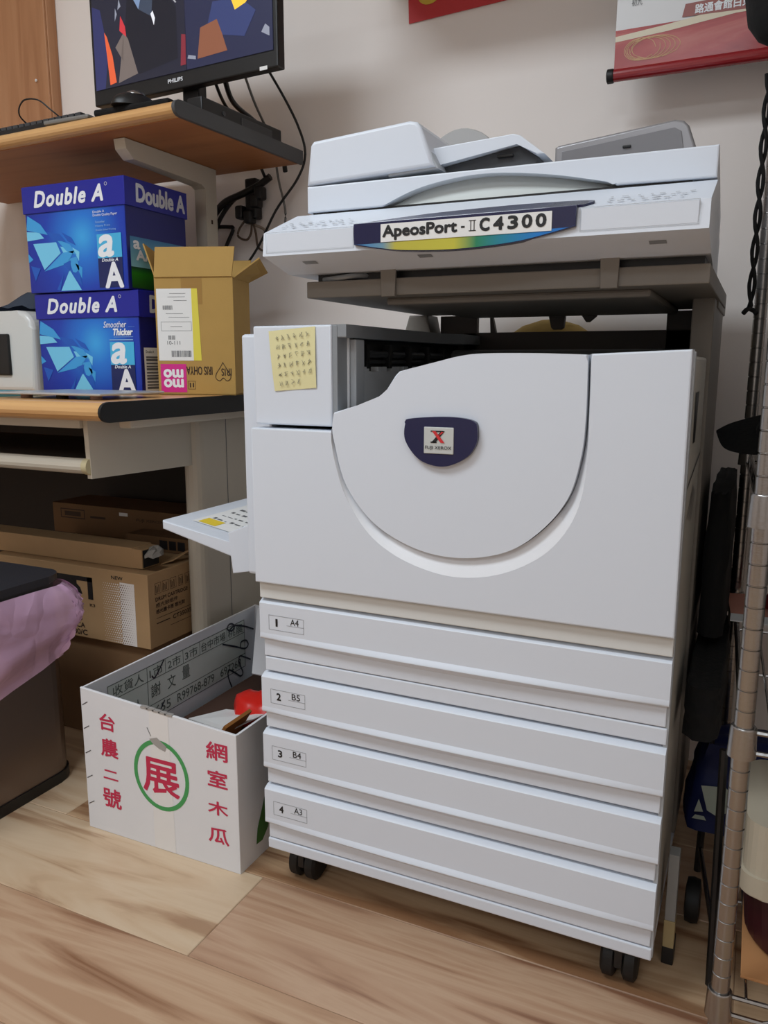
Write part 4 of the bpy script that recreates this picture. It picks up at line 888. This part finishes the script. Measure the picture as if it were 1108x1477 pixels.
bm = new(); g.stroke(bm, [(0.478, 0.113), (0.465, 0.145), (0.468, 0.161), (0.492, 0.146), (0.516, 0.128), (0.526, 0.135), (0.512, 0.165), (0.515, 0.181), (0.535, 0.172), (0.561, 0.157)], 0.0042, 0.0011); flatobj('marker_figure', bm, MARK, lw)
bm = new(); g.stroke(bm, [(0.197, 0.245), (0.207, 0.240), (0.236, 0.268)], 0.0038, 0.0012); flatobj('marker_tick', bm, MARK, lw)
bm = new(); g.stroke(bm, [(0.196, 0.148), (0.206, 0.148), (0.232, 0.176)], 0.0038, 0.0012); flatobj('marker_tick', bm, MARK, lw)
# contents of the box
tag(obj('brown_parcel', B(-0.40, -0.09, 0.12, 0.555, 0.0055, 0.125, 0.003), mat('parcel_dark', (70, 46, 34), 0.8)), 'dark brown parcel at the bottom inside the white fruit box', 'parcel')
bm = flap([(-0.36, 0.24, 0.140), (-0.22, 0.19, 0.160), (-0.20, 0.30, 0.158), (-0.33, 0.335, 0.128)], 0.002)
tag(obj('paper_sheet', bm, PAPER, smooth=0), 'white paper sheet lying in the fruit box', 'paper')
bm = new(); prism(bm, [(-0.245, 0.126), (-0.238, 0.126), (-0.200, 0.186), (-0.206, 0.190)], 'xz', 0.16, 0.25)
tag(obj('brown_card', bm, mat('brown_card', (156, 100, 42), 0.7), smooth=0), 'tilted brown card sticking up inside the fruit box', 'cardboard')
bm = blob(0.080, 0.062, 0.062, 18, 8); rr = random.Random(4)
for v in bm.verts:
    v.co *= 1+0.10*math.sin(v.co.x*90+v.co.y*40)+rr.uniform(-0.05, 0.05)
bmesh.ops.translate(bm, vec=(-0.235, 0.345, 0.126), verts=bm.verts[:])
tag(obj('plastic_bag', bm, mat('red_plastic', (226, 40, 30), 0.3), smooth=70), 'crumpled red plastic bag at the back inside the fruit box', 'bag')

# ------------------------------------------------------------------ trash bin
t = thing('trash_bin', 'stainless steel trash bin with dark lid and pink liner', 'trash bin', (-0.80, 0.0, 0))
def rrect(x0, x1, y0, y1, r, n=6):
    P = []
    for cx, cy, a0 in ((x1-r, y1-r, 0), (x0+r, y1-r, PI/2), (x0+r, y0+r, PI), (x1-r, y0+r, 1.5*PI)):
        for k in range(n+1): P.append((cx+r*math.cos(a0+PI/2*k/n), cy+r*math.sin(a0+PI/2*k/n)))
    return P
bx = (-0.99, -0.608, -0.21, 0.152)
obj('bin_body', PR(rrect(*bx, 0.05), 'xy', 0.022, 0.425), mat('brushed_steel', (128, 116, 110), 0.3, metal=0.9, var=0.05, vs=5), t)
obj('bin_base', PR(rrect(-0.993, -0.605, -0.213, 0.155, 0.05), 'xy', 0.0, 0.024, 0.003), BLACK, t)
obj('bin_collar', PR(rrect(-0.99, -0.608, -0.21, 0.152, 0.05), 'xy', 0.425, 0.449, 0.002), DGREY, t)
obj('bin_lid', PR(rrect(-0.994, -0.602, -0.214, 0.158, 0.05), 'xy', 0.4495, 0.466, 0.005), mat('lid_charcoal', (62, 62, 68), 0.35, metal=0.3), t)
# liner: a draped skirt round the rim
M = bpy.data.materials.new('pink_film'); M.use_nodes = True; nt = M.node_tree; P = nt.nodes['Principled BSDF']
P.inputs['Base Color'].default_value = rgb((244, 200, 234)); P.inputs['Roughness'].default_value = 0.16; P.inputs['Alpha'].default_value = 0.56
bm = new(); ring = rrect(-0.995, -0.603, -0.215, 0.157, 0.052, 6); ring = [p.to_2d() for p in spline([(a, b, 0) for a, b in ring], 5, True)]
NR = len(ring); rows = 16; rr = random.Random(9); G = []
cx, cy = -0.81, -0.04
for i in range(rows+1):
    tt = i/rows; row = []
    for k, p in enumerate(ring):
        ang = 2*PI*k/NR
        # the hem hangs lower towards the front
        hem = 0.215-0.03*math.sin(3*ang)-0.045*math.cos(2*ang+0.4) if True else 0
        fr_ = max(0.0, min(1.0, (0.157-p.y)/0.30))
        drop = 0.135+0.11*fr_+0.010*math.sin(9*ang)
        bul = 0.020*math.sin(PI*min(1, tt*1.05))**0.7*(1.3-0.5*fr_)+0.004*math.sin(31*ang+9*tt)*tt+0.004*math.sin(47*ang-17*tt+2*math.sin(9*tt))*math.sin(PI*tt)+0.006*math.sin(13*ang+14*tt)*tt+0.003*math.sin(90*ang+20*tt)*tt
        d = (p-Vector((cx, cy))).normalized()
        corner = 0.020*math.exp(-((p.x+0.62)**2+(p.y-0.14)**2)/0.004)*math.sin(PI*min(1, tt+0.15))
        q = p+d*(0.002+bul+corner)
        row.append(bm.verts.new((q.x, q.y, 0.444-drop*tt+0.004*math.sin(23*ang)*tt)))
    G.append(row)
for i in range(rows):
    for k in range(NR): bm.faces.new((G[i][k], G[i][(k+1) % NR], G[i+1][(k+1) % NR], G[i+1][k]))
tcn = nt.nodes.new('ShaderNodeTexCoord'); mpn = nt.nodes.new('ShaderNodeMapping'); mpn.inputs['Scale'].default_value = (1.0, 1.0, 0.55); mpn.inputs['Rotation'].default_value = (0.7, 0.4, 0)
nzn = nt.nodes.new('ShaderNodeTexNoise'); nzn.inputs['Scale'].default_value = 7; nzn.inputs['Detail'].default_value = 2; nzn.inputs['Distortion'].default_value = 1.2
vor = nt.nodes.new('ShaderNodeTexVoronoi'); vor.inputs['Scale'].default_value = 9; vor.feature = 'DISTANCE_TO_EDGE'
add_ = nt.nodes.new('ShaderNodeMath'); add_.operation = 'ADD'
bpn = nt.nodes.new('ShaderNodeBump'); bpn.inputs['Strength'].default_value = 0.75; bpn.inputs['Distance'].default_value = 0.022
mixv = nt.nodes.new('ShaderNodeVectorMath'); mixv.operation = 'MULTIPLY_ADD'; mixv.inputs[1].default_value = (0.12, 0.12, 0.12)
nt.links.new(tcn.outputs['Object'], mpn.inputs[0]); nt.links.new(mpn.outputs[0], nzn.inputs['Vector'])
nt.links.new(nzn.outputs['Color'], mixv.inputs[0]); nt.links.new(mpn.outputs[0], mixv.inputs[2]); nt.links.new(mixv.outputs[0], vor.inputs['Vector'])
nt.links.new(nzn.outputs['Fac'], add_.inputs[0]); nt.links.new(vor.outputs['Distance'], add_.inputs[1]); nt.links.new(add_.outputs[0], bpn.inputs['Height']); nt.links.new(bpn.outputs['Normal'], P.inputs['Normal'])
MATS['pink_film'] = M
obj('bin_liner', bm, M, t, smooth=80)

# ------------------------------------------------------------------ cables by the wall
CAB = BLACK
def cable(name, label, pts, r=0.003, mt=CAB, n=8):
    bm = new(); tube(bm, spline(pts, n), r, 7)
    return tag(obj(name, bm, mt, smooth=60), label, 'cable')
cable('hanging_cable', 'long thin black cable crossing the shelf corner down to the carton', [(-0.385, 0.62, 1.60), (-0.39, 0.72, 1.55), (-0.365, 0.755, 1.48), (-0.35, 0.762, 1.415), (-0.375, 0.765, 1.36), (-0.44, 0.765, 1.29), (-0.50, 0.765, 1.20), (-0.57, 0.76, 1.12)], 0.0032)
cable('monitor_cable', 'thick black cable drooping behind the monitor', [(-0.40, 0.50, 1.53), (-0.42, 0.56, 1.49), (-0.42, 0.64, 1.47), (-0.40, 0.72, 1.44), (-0.41, 0.765, 1.38)], 0.006)
cable('monitor_cable', 'second black cable hanging straight behind the monitor neck', [(-0.45, 0.52, 1.56), (-0.46, 0.58, 1.50), (-0.46, 0.68, 1.44), (-0.47, 0.765, 1.37)], 0.004)
cable('grey_cable', 'grey cable hanging between monitor and wall', [(-0.36, 0.50, 1.56), (-0.39, 0.60, 1.50), (-0.42, 0.72, 1.44), (-0.43, 0.765, 1.36), (-0.415, 0.77, 1.28), (-0.43, 0.77, 1.20)], 0.003, mat('grey_cable', (110, 108, 104), 0.5))
cable('power_cable', 'thick black power cable running under the shelf to the bracket', [(-0.455, 0.765, 1.372), (-0.49, 0.765, 1.355), (-0.54, 0.765, 1.338), (-0.60, 0.765, 1.32), (-0.64, 0.77, 1.29)], 0.009)
cable('power_cable', 'second black power cable sagging below the shelf', [(-0.53, 0.775, 1.345), (-0.58, 0.775, 1.325), (-0.63, 0.775, 1.27), (-0.645, 0.775, 1.20), (-0.66, 0.775, 1.10)], 0.006)
cable('loop_cable', 'angular black cable loop beside the shelf bracket', [(-0.645, 0.78, 1.265), (-0.60, 0.78, 1.262), (-0.585, 0.78, 1.255), (-0.61, 0.78, 1.21), (-0.63, 0.78, 1.15)], 0.005)
cable('curly_cable', 'thin brown curled cable below the power strip', [(-0.53, 0.775, 1.285), (-0.56, 0.775, 1.255), (-0.565, 0.775, 1.235), (-0.54, 0.775, 1.225), (-0.525, 0.775, 1.24), (-0.52, 0.775, 1.27), (-0.51, 0.775, 1.24), (-0.50, 0.775, 1.20), (-0.45, 0.775, 1.19)], 0.003, mat('brown_cable', (92, 74, 60), 0.6))
cable('white_cable', 'pale knotted cable beside the scanner corner', [(-0.52, 0.78, 1.262), (-0.49, 0.78, 1.25), (-0.47, 0.78, 1.225), (-0.44, 0.775, 1.24), (-0.46, 0.775, 1.205), (-0.43, 0.78, 1.215), (-0.41, 0.78, 1.25)], 0.0035, mat('beige_cable', (150, 136, 122), 0.6))
t = thing('power_strip', 'cluster of dark plugs hanging on the wall under the shelf', 'power strip', (-0.515, 0.78, 1.27))
obj('strip_body', B(-0.535, -0.500, 0.765, 0.795, 1.275, 1.375, 0.005), BLACK, t)
for a, z in ((-0.548, 1.275), (-0.522, 1.262), (-0.500, 1.300), (-0.488, 1.318)):
    obj('plug', B(a-0.012, a+0.012, 0.752, 0.782, z, z+0.034, 0.006), BLACK, t)

# ------------------------------------------------------------------ wall hangings
t = thing('red_poster', 'red festive paper poster on the wall above the copier', 'poster', (0.06, 0.795, 1.68))
pg = Plane((-0.088, 0.797, 1.679), Vector((1, 0, 0.045)).normalized(), Vector((-0.03, 0, 1)).normalized())
bm = flap([pg.p(0, 0.45), pg.p(0.36, 0.45), pg.p(0.36, 0), pg.p(0, 0)], 0.0012)
obj('poster_sheet', bm, mat('festive_red', (206, 62, 66), 0.6), t, smooth=0)
bm = new(); pg.poly(bm, [(0.052+0.028*math.cos(2*PI*k/20), 0.052+0.022*math.sin(2*PI*k/20)) for k in range(20)], 0.001); flatobj('gold_mark', bm, mat('gold_print', (222, 190, 70), 0.4), t)
TX('poster_lettering', pg, 'HOPE', (0.088, 0.17, 0.034, 0.056), MATS['gold_print'], t, bold=0.01, lift=0.001)
CY = 0.70
t = thing('wall_calendar', 'scroll calendar with red lower border and rod at the top right', 'calendar', (0.55, CY, 1.46))
pg = Plane((0.399, CY, 1.468), Vector((1, 0, 0.0)).normalized(), (0, 0, 1))
bm = flap([pg.p(0.002, 0.6), pg.p(0.62, 0.6), pg.p(0.62, 0), pg.p(0.002, 0)], 0.001)
obj('calendar_sheet', bm, mat('calendar_white', (226, 226, 226), 0.35), t, smooth=0)
flatobj('red_border', pg.rect(new(), 0.002, 0.62, 0.0, 0.085, 0.0012), wood('calendar_red', [(0.3, (150, 30, 36)), (0.5, (176, 60, 56)), (0.75, (200, 120, 104))], (3, 3, 12), 0.22, 2.0), t)
flatobj('gold_wave', pg.poly(new(), [(0.002, 0.074), (0.10, 0.082), (0.22, 0.096), (0.62, 0.115), (0.62, 0.085), (0.22, 0.082), (0.1, 0.07), (0.002, 0.064)], 0.0016), mat('pale_gold_print', (224, 212, 186), 0.25), t)
bm = new(); rr = random.Random(8)
for k in range(6):
    a0 = 0.05+0.006*k; pg.stroke(bm, [(a0+0.03*math.cos(q*0.7+k)*(1+0.1*k), 0.045+0.02*math.sin(q*0.7+k)) for q in range(9)], 0.0012, 0.0018, 3)
flatobj('flower_outline', bm, mat('gold_line', (206, 160, 110), 0.3), t)
flatobj('red_ribbon', pg.poly(new(), [(0.125, 0.090), (0.24, 0.086), (0.62, 0.086), (0.62, 0.122), (0.13, 0.112)], 0.0017), mat('ribbon_brown_red', (150, 78, 70), 0.3), t)
TX('calendar_lettering', pg, '路通會館白東區', (0.148, 0.262, 0.092, 0.108), WINK, t, bold=0.03, lift=0.002)
TX('calendar_small_print', pg, '初九', (0.03, 0.05, 0.125, 0.137), GINK, t, lift=0.0016)
bm = new(); tube(bm, [(0.400, CY-0.004, 1.470), (1.02, CY-0.004, 1.470)], 0.0115, 18)
obj('calendar_rod', bm, mat('rod_red', (150, 28, 36), 0.25, coat=0.3), t)
bm = new(); lathe(bm, [(0.010, -0.012), (0.0135, -0.010), (0.0135, 0.0), (0.0125, 0.002)], (0.400, CY-0.004, 1.470), 'x', 18)
obj('rod_cap', bm, BLACK, t)

# ================================================================== wire rack on the right
k_ = thing('wire_rack', 'chrome wire shelving rack with notched posts at the right edge', 'shelf rack', (1.1, 0.25, 0))
PR_ = 0.0112
posts = [(0.7290, -0.070), (0.7050, 0.55), (1.53, -0.04), (1.51, 0.58)]
for i, (px, py) in enumerate(posts):
    bm = new(); z = 0.0; prof = [(0.009, 0.0), (0.012, 0.003), (0.012, 0.02), (PR_, 0.022)]
    z = 0.045
    while z < 1.95:
        prof += [(PR_, z-0.0012), (PR_-0.0012, z-0.0004), (PR_-0.0012, z+0.0004), (PR_, z+0.0012)]; z += 0.0254
    prof.append((PR_, 1.95))
    lathe(bm, prof, (px, py, 0), 'z', 18); obj('post', bm, CHROME, k_)
for zs in (0.103, 0.462, 0.742, 1.62):
    for (px, py) in posts:
        bm = new(); lathe(bm, [(0.0118, -0.02), (0.0165, -0.019), (0.0150, 0.017), (0.0135, 0.019), (0.0116, 0.019)], (px, py, zs), 'z', 20); obj('collar', bm, CHROME, k_)
    bm = new(); p = [Vector((a, b, 0)) for a, b in posts]
    def W(a, b, z, r): tube(bm, [(a.x, a.y, z), (b.x, b.y, z)], r, 6)
    for a, b in ((0, 1), (0, 2), (1, 3), (2, 3)):
        W(p[a], p[b], zs+0.012, 0.003); W(p[a], p[b], zs-0.014, 0.003)
        d = p[b]-p[a]; n_ = max(6, int(d.length/0.05)); zz = [(p[a]+d*(q/n_)) for q in range(1, n_)]
        tube(bm, [(q.x, q.y, zs+(0.012 if j % 2 else -0.014)) for j, q in enumerate(zz)], 0.0018, 5)
    for q in range(1, 26):
        u = q/26; a = p[0].lerp(p[2], u); b = p[1].lerp(p[3], u); W(a, b, zs+0.0135, 0.0018)
    for u in (0.33, 0.66):
        W(p[0].lerp(p[1], u), p[2].lerp(p[3], u), zs+0.010, 0.0022)
    obj('wire_shelf', bm, CHROME, k_)
# things on and around the rack
zb = 0.1185
tag(obj('cardboard_sheet', B(0.752, 1.0, -0.035, 0.26, zb, zb+0.004, 0.001), mat('tan_card', (186, 132, 84), 0.8)), 'flat tan cardboard sheet on the lowest wire shelf', 'cardboard')
t = thing('maroon_bucket', 'dark maroon bucket on the lowest wire shelf', 'bucket', (0.85, 0.09, zb+0.005))
MAR = mat('maroon_plastic', (58, 18, 26), 0.35)
bm = new(); lathe(bm, [(0.09, 0.0), (0.098, 0.006), (0.106, 0.084), (0.110, 0.086), (0.110, 0.090), (0.10, 0.090), (0.094, 0.01), (0.001, 0.008)], (0.8515, 0.082, zb+0.005), 'z', 36); obj('bucket_body', bm, MAR, t)
obj('bucket_grip', B(0.782, 0.80, -0.006, 0.002, 0.165, 0.175, 0.003), PAPER, t)
t = thing('storage_tub', 'beige plastic storage tub stacked on the maroon bucket', 'tub', (0.86, 0.10, 0.215))
TUB = mat('tub_beige', (186, 176, 156), 0.5)
bm = new(); prism(bm, rrect(0.744, 0.97, 0.0, 0.20, 0.03), 'xy', 0.215, 0.317, 0.004); obj('tub_body', bm, TUB, t)
bm = new(); prism(bm, rrect(0.740, 0.974, -0.004, 0.204, 0.03), 'xy', 0.2145, 0.244, 0.003); obj('tub_band', bm, TUB, t)
bm = new(); V = {}
for i in range(11):
    for j in range(13):
        x = 0.775+0.13*i/10+0.006*math.sin(j*0.9); s = j/12*0.20
        yy, zz = (0.11-s, 0.3205) if s < 0.118 else (-0.008-0.004*math.sin(i*1.7), 0.3205-(s-0.118))
        V[i, j] = bm.verts.new((x+0.012*(j/12)**2, yy, zz+0.003*math.sin(i*2.3+j)*(0.4)))
for i in range(10):
    for j in range(12): bm.faces.new((V[i, j], V[i+1, j], V[i+1, j+1], V[i, j+1]))
bmesh.ops.solidify(bm, geom=bm.faces[:], thickness=0.003)
tag(obj('white_towel', bm, mat('white_terry', (226, 224, 218), 0.95, bump=0.5, bs=180), smooth=60), 'white towel hanging over the beige tub', 'towel')
# blue bag behind the post
t = thing('blue_bag', 'navy blue bag with pale print hanging behind the front rack post', 'bag', (0.75, 0.36, 0.13))
BB = mat('navy_cloth', (20, 32, 84), 0.6, bump=0.3, bs=25)
def soft(name, x0, x1, y0, y1, z0, z1, mt, parent, amp=0.008, n=10, seed=1, top=0.6):
    bm = new(); box(bm, x0, x1, y0, y1, z0, z1, 0.0)
    bmesh.ops.subdivide_edges(bm, edges=bm.edges[:], cuts=n, use_grid_fill=True)
    r = random.Random(seed); ph = [r.uniform(0, 6) for _ in range(6)]
    c = Vector(((x0+x1)/2, (y0+y1)/2, (z0+z1)/2)); h = Vector(((x1-x0)/2, (y1-y0)/2, (z1-z0)/2))
    for v in bm.verts:
        q = Vector(((v.co.x-c.x)/h.x, (v.co.y-c.y)/h.y, (v.co.z-c.z)/h.z))
        k = 1-(1-top)*max(0, (q.z+0.2)/1.2)
        rnd = 1-0.10*(q.x*q.x*q.y*q.y)
        v.co.x = c.x+h.x*q.x*k*rnd; v.co.y = c.y+h.y*q.y*k*rnd
        d = q.normalized(); s = amp*(math.sin(9*q.x+ph[0]+5*q.z)+math.sin(8*q.y+ph[1]-6*q.z)+0.6*math.sin(14*q.z+ph[2]+7*q.x))/2
        v.co += Vector((d.x, d.y, d.z*(0 if q.z < -0.98 else 1)))*s
    return obj(name, bm, mt, parent, smooth=70)
soft('bag_body', 0.652, 0.86, 0.30, 0.44, 0.117, 0.27, BB, t, 0.006, 9, 3, 0.75)
f = FRONT(0.294); GF = mat('pale_green_film', (180, 190, 176), 0.3)
for pp in ([(0.678, 0.205), (0.715, 0.21), (0.735, 0.195), (0.73, 0.170), (0.705, 0.155), (0.69, 0.162)], [(0.667, 0.142), (0.69, 0.143), (0.686, 0.15), (0.672, 0.15)], [(0.67, 0.155), (0.676, 0.18), (0.684, 0.158)]):
    flatobj('bag_print', f.poly(new(), pp), GF, t)
for a in (0.765, 0.785, 0.80): flatobj('bag_print', f.poly(new(), [(a, 0.20), (a+0.01, 0.215), (a+0.016, 0.21), (a+0.006, 0.19)]), GF, t)
# shelf at 0.46: papers and black bags
zs = 0.4785
tag(obj('pink_paper', flap([(0.700, 0.40, zs), (0.80, 0.40, zs), (0.80, 0.54, zs+0.004), (0.690, 0.52, zs+0.004)], 0.002), mat('salmon_paper', (206, 140, 120), 0.7), smooth=0), 'salmon pink paper lying on the middle wire shelf', 'paper')
tag(obj('white_envelope', flap([(0.70, 0.36, zs), (0.76, 0.36, zs), (0.76, 0.395, zs+0.002), (0.70, 0.395, zs+0.002)], 0.002), PAPER, smooth=0), 'white envelope edge beside the pink paper on the rack', 'paper')
bm = blob(0.05, 0.05, 0.045, 14, 6); bmesh.ops.translate(bm, vec=(0.80, 0.46, zs+0.007), verts=bm.verts[:])
tag(obj('red_pouch', bm, mat('dark_red_cloth', (120, 28, 30), 0.7), smooth=60), 'dark red pouch behind the rack post on the middle shelf', 'pouch')
t = thing('black_bag', 'large black fabric bag hanging between copier and rack post', 'bag', (0.67, 0.45, 0.47))
soft('bag_body', 0.651, 0.6925, 0.28, 0.72, 0.470, 0.700, SOFTBLACK, t, 0.003, 8, 5, 0.85)
t = thing('black_cloth', 'black cloth draped over the middle shelf edge beside the copier', 'cloth', (0.69, 0.3, 0.40))
soft('cloth_drape', 0.650, 0.7005, 0.10, 0.52, 0.372, 0.4475, SOFTBLACK, t, 0.004, 8, 11, 0.97)
t = thing('brimmed_hat', 'black brimmed cap hooked on the rack rear post', 'cap', (0.70, 0.32, 0.78))
bm = new(); V = []
brim = spline([(0.658, 0.30, 0.800), (0.672, 0.25, 0.781), (0.70, 0.22, 0.776), (0.735, 0.21, 0.778), (0.77, 0.22, 0.79)], 5)
back = spline([(0.658, 0.302, 0.803), (0.675, 0.33, 0.812), (0.70, 0.35, 0.82), (0.735, 0.36, 0.83), (0.77, 0.36, 0.84)], 5)
va = [bm.verts.new(q) for q in brim]; vb = [bm.verts.new(q) for q in back]
for i in range(len(va)-1): bm.faces.new((va[i], va[i+1], vb[i+1], vb[i]))
bmesh.ops.solidify(bm, geom=bm.faces[:], thickness=0.004); obj('cap_brim', bm, SOFTBLACK, t, smooth=60)
bm = blob(0.065, 0.075, 0.055, 18, 7); bmesh.ops.translate(bm, vec=(0.775, 0.31, 0.79), verts=bm.verts[:]); obj('cap_crown', bm, SOFTBLACK, t, smooth=60)
t = thing('hanging_jacket', 'black garment hanging at the top right corner over the calendar', 'garment', (0.70, 0.20, 1.31))
bm = new(); V = {}
prof = [(1.308, 0.014, 0.020), (1.315, 0.026, 0.030), (1.335, 0.040, 0.036), (1.38, 0.048, 0.040), (1.45, 0.052, 0.042), (1.55, 0.056, 0.045), (1.66, 0.06, 0.05)]
rings = []
for z, a, b in prof: rings.append([bm.verts.new((0.703+0.002*(z-1.3)+a*math.cos(2*PI*k/20)*(1+0.04*math.sin(5*2*PI*k/20)), 0.16+b*math.sin(2*PI*k/20), z)) for k in range(20)])
for i in range(len(rings)-1):
    for k in range(20): bm.faces.new((rings[i][k], rings[i][(k+1) % 20], rings[i+1][(k+1) % 20], rings[i+1][k]))
bm.faces.new(rings[0]); bm.faces.new(rings[-1]); obj('garment_body', bm, SOFTBLACK, t, smooth=60)
bm = new()
for ph in (0, PI):
    tube(bm, spline([(0.6925+0.0035*math.cos(q*0.75+ph), 0.25+0.0035*math.sin(q*0.75+ph), 1.30-q*0.0112) for q in range(29)], 3), 0.0028, 6)
tube(bm, spline([(0.684, 0.25, 0.978), (0.690, 0.246, 0.984), (0.697, 0.252, 0.982), (0.702, 0.25, 0.977)], 4), 0.0035, 6)
tag(obj('twisted_cord', bm, SOFTBLACK, smooth=60), 'twisted black cord hanging beside the rack rear post', 'cord')
# folded hand cart between copier and rack
t = thing('folded_cart', 'folded black hand cart standing between copier and rack', 'hand cart', (0.70, 0.2, 0))
bm = new(); tube(bm, [(0.7165, 0.085, 0.0), (0.709, 0.115, 0.36)], 0.006, 8); obj('cart_leg', bm, BLACK, t)
bm = new(); tube(bm, [(0.682, 0.32, 0.03), (0.689, 0.33, 0.36)], 0.006, 8); obj('cart_leg', bm, BLACK, t)
bm = new(); tube(bm, [(0.7147, 0.092, 0.085), (0.684, 0.32, 0.075)], 0.004, 8); obj('cart_brace', bm, CHROME, t)
bm = new(); lathe(bm, [(0.020, -0.012), (0.034, -0.010), (0.036, 0.0), (0.034, 0.010), (0.020, 0.012)], (0.681, 0.225, 0.036), 'x', 24); obj('cart_wheel', bm, RUBBER, t)
t = thing('leaning_board', 'narrow white board with beige lower end standing against the copier side', 'board', (0.66, 0.3, 0))
obj('board_panel', B(0.647, 0.662, 0.10, 0.125, 0.075, 0.185, 0.001), mat('board_grey_white', (150, 150, 148), 0.6), t)
obj('board_end', B(0.6465, 0.6625, 0.099, 0.126, 0.030, 0.075, 0.001), mat('board_beige', (176, 158, 116), 0.8, var=0.1, vs=30), t)
obj('board_foot', B(0.646, 0.6635, 0.10, 0.14, 0.0, 0.030, 0.002), BLACK, t)

BX = mat('shade_box_grey', (120, 118, 114), 0.6)  # unseen boxes added to keep the right lamp off the rack
for i, (x0, x1, z0, h) in enumerate(((0.86, 1.16, 0.4785, 0.22), (1.19, 1.47, 0.4785, 0.20), (0.84, 1.14, 0.7585, 0.42), (1.17, 1.47, 0.7585, 0.40), (0.74, 1.08, 1.6365, 0.30), (1.12, 1.48, 1.6365, 0.28))):
    tt_ = thing('rack_shade_box', 'grey lidded box added on the wire rack to block light', 'storage box', ((x0+x1)/2, 0.27, z0), 0, 'added boxes that shade the wire rack')
    obj('box_body', B(x0, x1, 0.02, 0.50, z0, z0+h-0.03, 0.006), BX, tt_); obj('box_lid', B(x0-0.004, x1+0.004, 0.016, 0.504, z0+h-0.03, z0+h, 0.006), BX, tt_)
